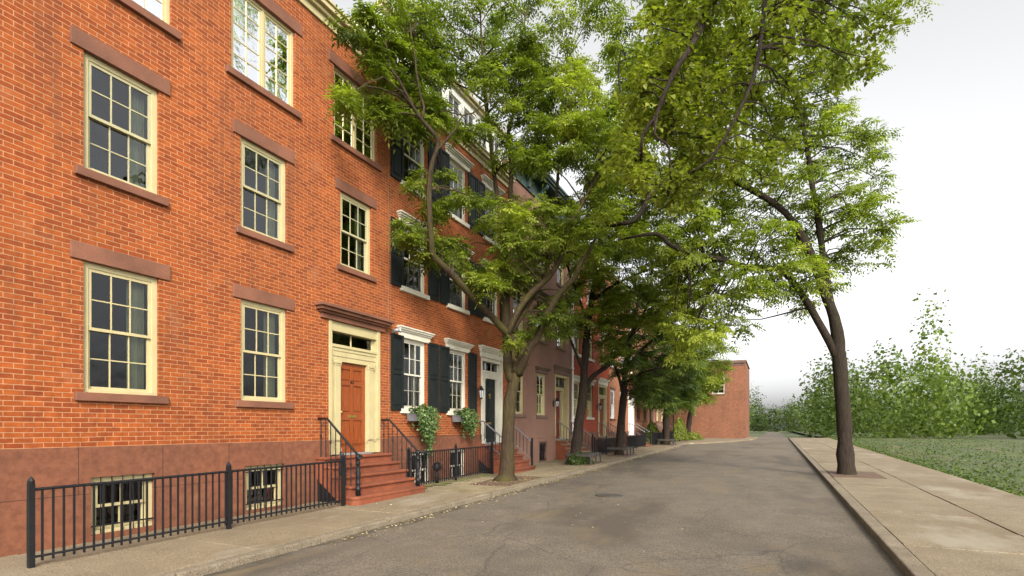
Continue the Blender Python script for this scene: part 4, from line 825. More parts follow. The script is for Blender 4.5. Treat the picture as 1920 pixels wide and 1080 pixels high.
T2C=[(1.92,23.0,8.76,0.56,0.8),(1.91,20.23,8.53,0.67,0.53),(1.64,21.57,8.51,0.61,0.65),(3.26,20.42,7.97,0.57,0.77),(2.55,23.04,9.86,0.73,0.59),(1.83,22.81,9.39,0.74,0.81),(1.0,21.32,9.27,0.51,0.7),(1.67,21.9,9.23,0.57,0.74),(1.15,21.65,9.81,0.63,0.74),(2.57,19.56,9.12,0.62,0.82),(2.02,23.07,10.33,0.62,0.71),(2.2,19.94,8.93,0.49,0.48),(1.67,19.7,8.32,0.67,0.64),(2.5,22.03,8.76,0.68,0.69),(2.5,22.9,9.37,0.62,0.6),(3.42,20.82,8.42,0.5,0.47),(3.67,20.5,8.7,0.47,0.52),(4.05,23.24,8.83,0.49,0.68),(3.86,23.42,9.73,0.59,0.88),(3.52,23.03,8.77,0.67,0.5),(3.51,22.49,9.67,0.68,0.67),(2.1,22.84,9.65,0.75,0.88),(4.37,22.67,8.94,0.66,0.6),(4.4,20.57,7.56,0.49,0.87),(4.12,20.56,8.43,0.45,0.61),(3.61,20.72,9.19,0.56,0.79),(3.16,23.04,8.23,0.61,0.53),(3.22,20.14,7.58,0.46,0.83),(3.8,23.56,9.34,0.49,0.67),(5.44,21.34,8.84,0.61,0.56),(5.96,21.65,8.25,0.58,0.71),(4.23,20.76,7.18,0.47,0.51),(5.08,22.75,7.71,0.61,0.62),(5.11,21.56,8.02,0.5,0.75),(5.02,21.89,8.62,0.56,0.61),(5.36,21.95,7.81,0.61,0.62),(4.52,23.13,8.1,0.56,0.81),(4.65,22.1,9.17,0.5,0.72),(5.86,21.17,7.6,0.45,0.58),(4.29,23.1,7.46,0.48,0.49),(2.85,20.81,6.94,0.68,0.69),(3.53,20.84,6.6,0.54,0.59),(2.97,22.59,7.61,0.48,0.5),(2.35,20.41,7.54,0.61,0.59),(2.74,21.73,6.63,0.52,0.58),(2.37,21.29,7.28,0.62,0.59),(2.49,20.83,6.48,0.7,0.37),(1.48,21.83,7.87,0.5,0.45),(2.0,19.07,6.64,0.53,0.44),(2.41,20.16,7.81,0.63,0.58),(3.56,21.97,7.38,0.67,0.63),(3.53,21.4,6.0,0.51,0.63),(3.77,21.94,6.5,0.55,0.55),(5.05,21.4,6.6,0.65,0.49),(3.33,20.33,5.98,0.53,0.56),(4.23,21.26,5.96,0.64,0.39),(4.1,23.57,6.88,0.53,0.44),(4.98,20.86,6.08,0.44,0.45),(2.69,22.56,7.22,0.6,0.5),(3.44,22.9,7.15,0.51,0.63),(5.19,20.77,6.96,0.56,0.52),(4.17,21.63,7.06,0.63,0.36),(2.52,21.68,7.68,0.48,0.63),(4.71,22.99,5.99,0.52,0.8),(5.9,21.75,6.11,0.5,0.65),(5.38,22.22,6.57,0.55,0.57),(5.27,22.54,5.87,0.65,0.8),(5.78,22.82,7.1,0.52,0.71),(4.74,20.46,5.64,0.48,0.56),(6.0,21.94,6.49,0.44,0.78),(5.2,24.36,7.43,0.58,0.68),(1.59,21.18,6.23,0.7,0.4),(1.0,22.03,7.77,0.63,0.58),(2.61,19.62,5.98,0.56,0.67),(2.94,22.54,5.83,0.52,0.18),(2.5,21.87,6.31,0.54,0.5),(1.94,21.31,5.9,0.71,0.33),(2.73,21.16,5.65,0.65,0.21),(2.59,22.56,5.53,0.59,0.23),(1.0,21.83,6.44,0.57,0.29),(1.58,21.18,5.89,0.55,0.49),(4.15,21.14,9.71,0.61,0.67),(4.78,21.22,9.72,0.52,0.58),(2.22,22.07,10.45,0.61,0.76),(3.19,23.2,11.06,0.58,0.5),(2.73,22.23,10.31,0.71,0.46),(1.7,21.92,10.45,0.7,0.76),(4.28,21.89,9.67,0.67,0.72),(3.0,21.31,10.49,0.46,0.82),(3.92,21.97,10.48,0.64,0.65),(2.91,22.55,5.3,0.66,0.44),(3.0,20.93,4.66,0.64,0.22),(3.48,20.37,4.64,0.6,0.33)]
T3L=[[(1.84,27.11,0.19,0.302),(1.86,27.13,0.5,0.234),(1.91,27.15,1.24,0.206),(1.99,27.19,2.45,0.193),(2.09,27.24,3.47,0.179),(2.13,27.26,4.49,0.151),(2.33,27.36,5.86,0.124),(2.58,27.48,7.23,0.083),(2.83,27.6,8.61,0.055)],[(2.06,27.22,3.38,0.096),(1.91,27.15,4.07,0.083),(1.77,26.86,4.74,0.068),(1.61,26.44,5.51,0.054)],[(2.13,27.26,4.49,0.096),(2.82,27.04,5.38,0.081),(3.53,26.83,5.97,0.066),(4.33,26.67,6.67,0.039)],[(2.11,27.25,3.93,0.083),(3.05,26.6,4.38,0.066),(4.08,25.98,4.54,0.038)]]
T3C=[(2.14,28.66,6.16,0.68,0.33),(2.97,26.9,5.63,0.82,0.53),(2.14,26.56,6.82,0.73,0.41),(2.69,28.06,6.68,0.61,0.27),(2.88,28.88,7.43,0.76,0.26),(1.46,25.65,6.05,0.58,0.2),(2.02,26.74,5.94,0.66,0.34),(2.08,29.36,8.28,0.89,0.25),(1.0,27.59,7.0,0.65,0.2),(1.79,28.53,7.75,0.66,0.23),(2.21,25.27,6.11,0.73,0.29),(2.79,26.68,6.87,0.64,0.51),(1.11,28.92,7.89,0.68,0.18),(3.0,29.6,6.72,0.65,0.32),(2.45,26.05,5.36,0.62,0.18),(4.11,26.68,6.04,0.59,0.51),(4.13,28.14,5.29,0.78,0.36),(3.14,28.79,4.91,0.79,0.32),(2.45,28.77,5.31,0.72,0.43),(2.27,27.28,6.37,0.83,0.49),(4.21,26.6,6.6,0.71,0.22),(4.75,26.66,5.41,0.59,0.38),(4.55,28.9,6.89,0.7,0.32),(5.09,26.59,5.93,0.58,0.29),(3.47,28.19,5.85,0.65,0.47),(4.15,29.31,7.31,0.63,0.31),(4.14,29.78,6.32,0.77,0.24),(2.93,29.1,5.65,0.89,0.44),(3.8,26.91,6.99,0.53,0.37),(3.74,27.94,5.22,0.65,0.33),(3.06,27.61,4.13,0.57,0.22),(3.78,27.68,4.59,0.6,0.44),(2.39,29.09,3.91,0.66,0.23),(2.95,25.92,4.59,0.7,0.42),(1.61,28.86,5.06,0.91,0.47),(3.14,26.92,4.52,0.74,0.35),(2.13,28.66,4.33,0.89,0.46),(3.93,26.45,4.02,0.75,0.42),(2.2,25.43,5.07,0.79,0.49),(4.68,30.11,4.11,0.69,0.23),(4.18,26.48,3.44,0.59,0.3),(4.13,29.81,4.11,0.79,0.36),(4.68,28.64,5.16,0.62,0.39),(4.12,29.45,4.53,0.77,0.18),(5.15,28.47,4.77,0.61,0.38),(3.82,25.94,3.62,0.62,0.2),(4.68,28.93,4.7,0.86,0.41),(4.65,26.78,4.67,0.66,0.54),(4.54,28.35,3.49,0.81,0.21),(1.99,28.04,4.62,0.67,0.43),(2.45,29.0,3.31,0.66,0.33),(2.82,28.55,3.71,0.67,0.29),(3.18,27.77,3.25,0.62,0.41),(3.19,29.4,8.88,0.81,0.62),(1.93,26.45,8.68,0.68,0.57),(3.91,26.37,7.39,0.7,0.6),(2.48,25.41,7.84,0.56,0.44),(1.57,25.53,8.03,0.55,0.53),(2.59,26.27,8.5,0.65,0.54),(2.87,27.61,8.26,0.76,0.46),(2.43,29.18,9.35,0.61,0.28),(3.86,28.32,8.3,0.85,0.54)]
T4L=[[(1.87,40.49,0.34,0.355),(1.87,40.49,0.77,0.257),(1.87,40.49,2.19,0.237),(1.94,40.53,3.97,0.217),(2.05,40.58,5.71,0.158),(2.26,40.68,7.29,0.099)],[(1.94,40.53,3.73,0.118),(1.37,40.25,4.72,0.099),(0.9,38.77,5.4,0.058)],[(1.98,40.55,4.13,0.118),(2.63,40.31,5.07,0.098),(3.3,40.08,5.99,0.058)]]
T4C=[(2.97,39.86,4.73,0.8,0.24),(2.38,42.73,6.11,0.7,0.28),(1.78,39.93,4.1,0.57,0.16),(2.0,42.14,6.14,0.85,0.16),(2.58,39.83,4.49,0.75,0.27),(1.38,37.65,4.37,0.78,0.18),(1.18,38.84,5.25,0.53,0.37),(3.0,39.27,5.3,0.61,0.31),(1.42,40.03,5.87,0.62,0.28),(1.85,38.17,4.77,0.55,0.17),(2.24,38.73,4.4,0.71,0.33),(1.79,39.19,5.32,0.78,0.25),(3.91,38.29,5.21,0.76,0.44),(3.18,40.23,4.07,0.71,0.35),(1.0,37.4,5.46,0.67,0.21),(2.35,40.1,4.01,0.63,0.13),(2.49,40.09,4.98,0.68,0.15),(2.89,42.71,6.06,0.75,0.2),(1.24,39.37,4.01,0.78,0.42),(1.81,37.67,6.06,0.66,0.24),(3.84,39.27,4.85,0.67,0.48),(2.24,38.36,5.96,0.68,0.17),(2.54,41.74,3.59,0.72,0.6),(2.91,43.15,3.52,0.66,0.64),(2.7,37.75,3.37,0.77,0.38),(3.05,43.11,3.93,0.8,0.5),(3.71,39.84,4.44,0.67,0.37),(3.3,40.11,4.56,0.59,0.58),(3.72,40.82,4.05,0.56,0.51),(1.09,41.6,3.56,0.81,0.42),(1.46,37.57,3.58,0.66,0.37),(1.0,38.63,4.04,0.56,0.23),(1.35,40.34,4.36,0.7,0.5),(2.19,37.91,3.39,0.65,0.44),(2.07,39.79,3.77,0.71,0.26),(3.44,38.38,7.09,0.59,0.48),(2.27,40.86,6.8,0.6,0.5),(3.61,39.45,6.65,0.71,0.2),(4.12,39.14,5.87,0.71,0.52),(1.92,38.96,7.03,0.77,0.47),(2.97,39.82,6.78,0.57,0.21),(2.31,41.23,7.45,0.56,0.41),(2.2,40.71,8.91,0.59,0.53),(1.46,41.91,8.6,0.74,0.31),(1.01,40.06,8.19,0.84,0.38),(1.0,39.34,7.49,0.8,0.19),(2.32,42.34,8.2,0.81,0.2),(3.64,40.95,7.79,0.61,0.32),(2.77,41.03,8.8,0.75,0.23),(3.5,41.09,8.44,0.67,0.25)]
T5L=[[(1.73,52.12,0.58,0.325),(1.77,52.14,1.03,0.25),(1.95,52.23,2.53,0.225),(2.18,52.34,4.03,0.2),(2.49,52.49,6.03,0.15),(2.71,52.6,7.78,0.1)],[(2.04,52.27,3.28,0.125),(1.59,52.05,4.53,0.1),(1.14,51.83,5.28,0.075)]]
T5C=[(2.65,51.88,5.26,0.73,0.61),(2.21,52.07,4.34,0.68,0.77),(1.94,48.97,5.79,0.57,0.42),(2.72,49.6,4.57,0.61,0.49),(1.2,50.66,5.99,0.66,0.63),(1.41,54.15,5.36,0.65,0.53),(1.35,50.81,4.37,0.68,0.6),(2.23,50.94,5.49,0.47,0.6),(2.92,53.28,5.61,0.62,0.44),(1.48,50.73,5.25,0.48,0.48),(2.08,49.42,4.17,0.69,0.41),(3.09,49.79,5.76,0.47,0.59),(2.7,54.67,4.97,0.63,0.78),(2.11,51.31,4.69,0.64,0.64),(2.47,48.36,5.75,0.61,0.78),(2.12,54.36,6.2,0.66,0.64),(1.0,52.02,5.01,0.58,0.71),(1.0,49.73,5.38,0.71,0.67),(3.02,48.48,4.17,0.63,0.56),(1.1,51.7,5.66,0.55,0.53),(1.76,49.48,4.75,0.62,0.42),(3.18,51.26,6.5,0.55,0.35),(4.7,53.2,7.15,0.65,0.35),(4.11,53.49,8.06,0.53,0.66),(2.66,53.43,7.38,0.49,0.59),(2.38,53.41,8.89,0.59,0.43),(4.05,51.75,6.87,0.73,0.47),(3.44,53.55,7.84,0.7,0.69),(2.08,47.84,6.6,0.57,0.44),(1.86,52.81,8.31,0.51,0.63),(1.38,50.73,6.46,0.6,0.49),(4.23,52.71,6.41,0.49,0.66),(1.58,50.14,7.97,0.51,0.61),(1.74,50.14,7.43,0.54,0.57),(3.48,48.55,7.64,0.69,0.41),(4.77,51.16,5.85,0.6,0.56),(2.44,52.59,6.54,0.63,0.53),(1.13,50.09,7.18,0.72,0.55),(4.31,49.64,5.17,0.51,0.31),(3.7,50.99,6.88,0.56,0.56),(2.76,49.06,7.09,0.6,0.59),(3.75,52.91,6.14,0.72,0.6),(2.22,49.44,6.44,0.63,0.39),(3.32,53.06,5.06,0.61,0.32),(4.36,52.66,7.36,0.57,0.33),(3.72,48.72,5.8,0.56,0.49),(3.63,50.76,5.44,0.65,0.65),(4.42,49.97,5.7,0.57,0.66),(2.43,53.76,8.23,0.61,0.54),(3.12,54.67,8.71,0.73,0.35),(1.0,50.11,6.67,0.7,0.59),(1.91,52.74,7.76,0.71,0.64),(3.82,49.24,9.5,0.68,0.58),(2.8,52.49,9.67,0.51,0.55),(1.31,51.59,9.21,0.61,0.63),(3.77,48.68,8.51,0.57,0.47),(5.02,49.79,7.45,0.5,0.43),(4.23,53.38,10.42,0.49,0.35),(4.55,51.29,8.53,0.62,0.35),(2.44,52.01,9.98,0.7,0.34),(3.17,50.15,10.29,0.63,0.62),(3.84,54.61,9.62,0.65,0.69),(2.4,48.56,9.09,0.58,0.57),(5.27,51.26,8.86,0.71,0.61),(4.51,51.74,9.56,0.57,0.45),(3.23,49.95,9.76,0.54,0.53),(2.19,52.16,10.53,0.69,0.34),(1.9,51.53,8.96,0.57,0.68),(2.61,50.13,8.96,0.62,0.56),(3.44,53.82,4.62,0.69,0.68),(3.39,48.59,4.16,0.58,0.48),(2.56,48.61,4.93,0.46,0.58),(1.19,49.45,4.36,0.58,0.74),(1.32,53.27,6.54,0.69,0.32),(1.0,48.15,5.82,0.55,0.44),(2.43,49.89,6.15,0.52,0.59),(1.01,53.39,7.5,0.55,0.69),(1.63,52.36,4.68,0.65,0.46),(2.83,48.55,6.66,0.67,0.39),(1.0,49.94,6.23,0.7,0.54),(1.96,52.54,7.11,0.53,0.49),(1.91,50.39,5.57,0.56,0.46)]
NL=[[(11.6,5.2,0,0.3),(11.55,5.2,1.5,0.22),(11.4,5.3,4,0.19),(11.1,5.8,6.3,0.15),(8.91,11.31,10.47,0.066),(7.97,11.08,9.81,0.057),(7.64,10.02,8.49,0.048),(7.41,9.91,8.1,0.046),(7.27,9.84,7.75,0.043),(7.13,9.88,7.47,0.039),(7.05,9.85,7.28,0.034),(6.85,9.86,7.08,0.029),(6.8,9.95,6.8,0.025),(6.53,11.15,6.92,0.017),(6.39,11.19,6.74,0.011)],[(7.1,9.87,7.37,0.024),(7.07,9.85,7.02,0.022),(7.18,9.91,6.89,0.022),(7.28,10.07,6.81,0.02),(7.29,10.19,6.34,0.017),(7.16,11.24,6.5,0.011)],[(7.23,11.05,8.84,0.021),(6.94,11.13,8.96,0.016),(6.65,11.21,8.99,0.014)],[(6.58,11.06,7.39,0.017),(6.41,11.09,7.36,0.014),(6.11,11.06,7.31,0.011)],[(7.47,10.72,8.29,0.015),(7.3,10.75,7.99,0.016),(7.24,10.72,7.63,0.013),(7.03,10.84,7.39,0.011)],[(8.91,11.31,10.47,0.046),(8.74,10.56,8.23,0.038),(8.41,10.18,7.15,0.028),(7.99,9.97,6.4,0.024),(7.62,10.01,6.26,0.014)]]
NC=[(7.0,10.28,7.89,0.4,0.57),(6.83,10.52,8.3,0.34,0.5),(7.37,10.66,8.54,0.37,0.84),(6.7,10.98,9.23,0.39,0.64),(7.18,10.62,9.01,0.34,0.79),(7.27,10.55,8.13,0.31,0.61),(7.53,11.71,9.05,0.37,0.72),(6.94,9.97,8.18,0.3,0.59),(7.49,11.66,8.49,0.41,0.67),(7.15,10.64,8.67,0.32,0.8),(7.13,11.25,8.06,0.37,0.67),(7.45,10.05,8.67,0.28,0.59),(6.84,10.98,8.98,0.3,0.59),(7.59,10.94,8.3,0.28,0.61),(6.88,11.63,9.57,0.42,0.68),(7.36,10.96,8.14,0.36,0.6),(7.33,10.88,8.48,0.43,0.78),(7.41,11.44,9.14,0.33,0.86),(7.51,11.24,9.23,0.3,0.62),(7.22,10.32,7.82,0.3,0.6),(6.93,11.11,8.81,0.35,0.64),(6.86,10.31,7.76,0.39,0.65),(7.39,11.01,7.24,0.35,0.52),(7.12,11.07,7.76,0.42,0.76),(6.37,10.76,7.92,0.35,0.86),(6.67,10.59,6.89,0.32,0.85),(6.96,11.0,7.85,0.33,0.82),(6.7,10.3,6.97,0.31,0.78),(6.26,10.91,7.42,0.37,0.89),(7.49,10.72,7.36,0.36,0.77),(6.62,10.22,7.18,0.3,0.69),(7.24,11.35,7.19,0.41,0.57),(6.87,10.42,7.52,0.43,0.84),(6.56,10.67,7.95,0.33,0.81),(7.45,11.89,6.88,0.41,0.66),(7.35,10.74,6.25,0.4,0.67),(7.59,11.75,7.27,0.33,0.87),(7.2,10.75,6.07,0.32,0.78),(7.52,11.44,6.37,0.34,0.67),(7.2,10.42,6.25,0.42,0.54),(7.43,10.31,6.38,0.29,0.58),(7.47,11.86,7.11,0.43,0.53),(6.82,11.03,6.67,0.36,0.84),(6.41,9.58,6.69,0.36,0.57),(6.45,9.81,6.45,0.4,0.85),(6.53,10.41,6.65,0.32,0.91),(6.87,9.83,6.24,0.33,0.7),(5.83,11.19,7.17,0.38,0.78),(6.51,10.24,6.81,0.32,0.93),(6.73,10.06,7.94,0.41,0.66),(6.77,9.72,7.99,0.3,0.65),(8.15,11.57,9.14,0.43,0.48),(8.1,10.41,7.82,0.3,0.4),(8.19,12.12,9.89,0.32,0.41),(7.72,11.6,9.53,0.32,0.45),(8.09,11.34,8.68,0.37,0.51),(8.33,12.1,8.52,0.33,0.62),(8.64,11.53,8.9,0.33,0.59),(8.6,11.06,8.37,0.35,0.61),(8.54,11.43,9.19,0.35,0.73),(8.15,11.08,7.8,0.32,0.71),(8.68,12.05,8.52,0.34,0.56),(8.4,10.71,8.32,0.29,0.53),(7.91,11.09,8.03,0.35,0.66),(7.88,11.68,7.9,0.42,0.61),(8.4,12.32,8.94,0.32,0.59),(7.98,11.45,9.39,0.31,0.62),(7.61,10.42,7.51,0.28,0.59),(7.85,10.83,8.22,0.4,0.66),(8.33,10.97,7.52,0.41,0.74),(7.94,11.9,6.87,0.4,0.72),(7.79,11.76,7.42,0.33,0.64),(7.81,10.82,6.25,0.37,0.53),(8.33,11.83,7.13,0.37,0.66),(8.17,11.77,7.55,0.41,0.75),(7.78,10.79,7.21,0.33,0.78),(8.44,10.83,6.91,0.34,0.73),(8.02,12.3,7.41,0.44,0.69),(7.99,10.72,9.77,0.3,0.6),(9.28,12.84,10.05,0.34,0.64),(8.14,12.22,10.9,0.37,0.47),(7.76,10.46,9.51,0.39,0.45),(9.02,11.67,9.1,0.39,0.78),(7.93,10.79,9.47,0.32,0.4),(9.0,11.07,9.33,0.3,0.78),(8.97,10.9,8.92,0.34,0.52),(8.47,11.93,9.9,0.4,0.76),(9.01,11.78,10.11,0.42,0.7),(7.66,10.22,9.11,0.34,0.41),(9.25,11.42,9.45,0.32,0.59),(9.25,11.16,8.58,0.27,0.58),(9.61,12.02,9.29,0.34,0.51),(8.26,11.93,10.19,0.43,0.56),(8.56,11.52,10.26,0.44,0.68),(9.37,12.52,10.46,0.35,0.62),(9.12,12.85,8.81,0.41,0.48),(8.6,11.95,7.66,0.38,0.48),(9.39,11.76,7.14,0.39,0.67),(9.27,11.09,8.01,0.31,0.41),(8.96,11.08,6.75,0.32,0.62),(9.41,11.7,7.85,0.3,0.39),(9.12,12.37,8.08,0.32,0.37),(9.05,12.0,7.53,0.44,0.4),(8.84,11.18,6.46,0.32,0.5),(7.08,11.6,10.14,0.32,0.44),(7.5,10.57,10.09,0.32,0.54),(6.9,11.73,11.07,0.35,0.74),(7.45,10.33,9.59,0.4,0.51),(6.88,10.52,9.85,0.39,0.45),(7.11,10.9,10.07,0.44,0.69),(8.15,10.53,9.92,0.4,0.52),(7.74,10.3,9.93,0.38,0.52),(6.92,10.08,9.23,0.36,0.79),(7.8,11.3,9.6,0.41,0.79),(10.55,13.06,10.7,0.32,0.39),(10.56,12.33,9.66,0.36,0.42),(10.0,12.32,10.15,0.39,0.31),(10.06,11.91,9.28,0.31,0.6),(10.86,12.98,9.63,0.34,0.56),(10.17,13.24,9.18,0.32,0.66),(11.03,12.87,9.94,0.38,0.51),(9.63,12.75,10.19,0.33,0.51),(10.55,12.92,8.9,0.38,0.32),(10.24,12.91,9.39,0.41,0.55),(9.69,11.54,8.45,0.28,0.34),(10.68,12.21,8.75,0.28,0.68),(9.3,11.07,9.82,0.38,0.36),(9.7,11.96,10.41,0.31,0.32)]
RL=[[(11.1,20,0.1,0.34),(11.1,20,0.5,0.25),(11,20,2.2,0.21),(10.9,19.9,3.8,0.2),(10.7,19.7,5.2,0.17),(9.6,19.0,8.1,0.101),(8.25,18.12,9.18,0.091),(7.09,17.32,9.5,0.078),(6.43,15.67,8.85,0.076),(6.07,15.49,8.54,0.076),(5.83,15.38,8.28,0.076),(5.7,15.31,7.94,0.076),(5.44,15.18,7.59,0.068),(5.11,15.02,7.5,0.061),(4.49,15.83,7.79,0.024)],[(10.9,19.9,3.8,0.14),(9.46,19.16,6.47,0.085),(8.25,18.34,6.75,0.076),(7.06,17.54,7.03,0.066),(6.4,15.77,6.88,0.065),(6.21,15.67,7.07,0.061),(6.07,15.6,7.2,0.061),(5.87,15.5,7.23,0.054),(5.41,15.28,7.16,0.038),(4.73,16.17,7.45,0.025)],[(10.7,19.7,5.2,0.13),(10.07,19.45,9.7,0.076),(9.76,19.31,11.91,0.059),(9.15,19.01,13.95,0.043),(8.85,18.86,15.99,0.025)],[(8.25,18.12,9.18,0.058),(7.81,17.9,11.34,0.05),(7.06,17.54,13.0,0.042),(6.61,17.32,14.66,0.025)],[(6.25,16.8,9.37,0.041),(5.58,16.37,9.81,0.032),(5.12,15.92,10.83,0.032),(4.83,15.78,12.11,0.024),(4.91,15.81,13.07,0.024)],[(5.58,16.37,9.08,0.041),(5.52,16.34,8.6,0.032),(5.12,15.92,8.19,0.024)]]
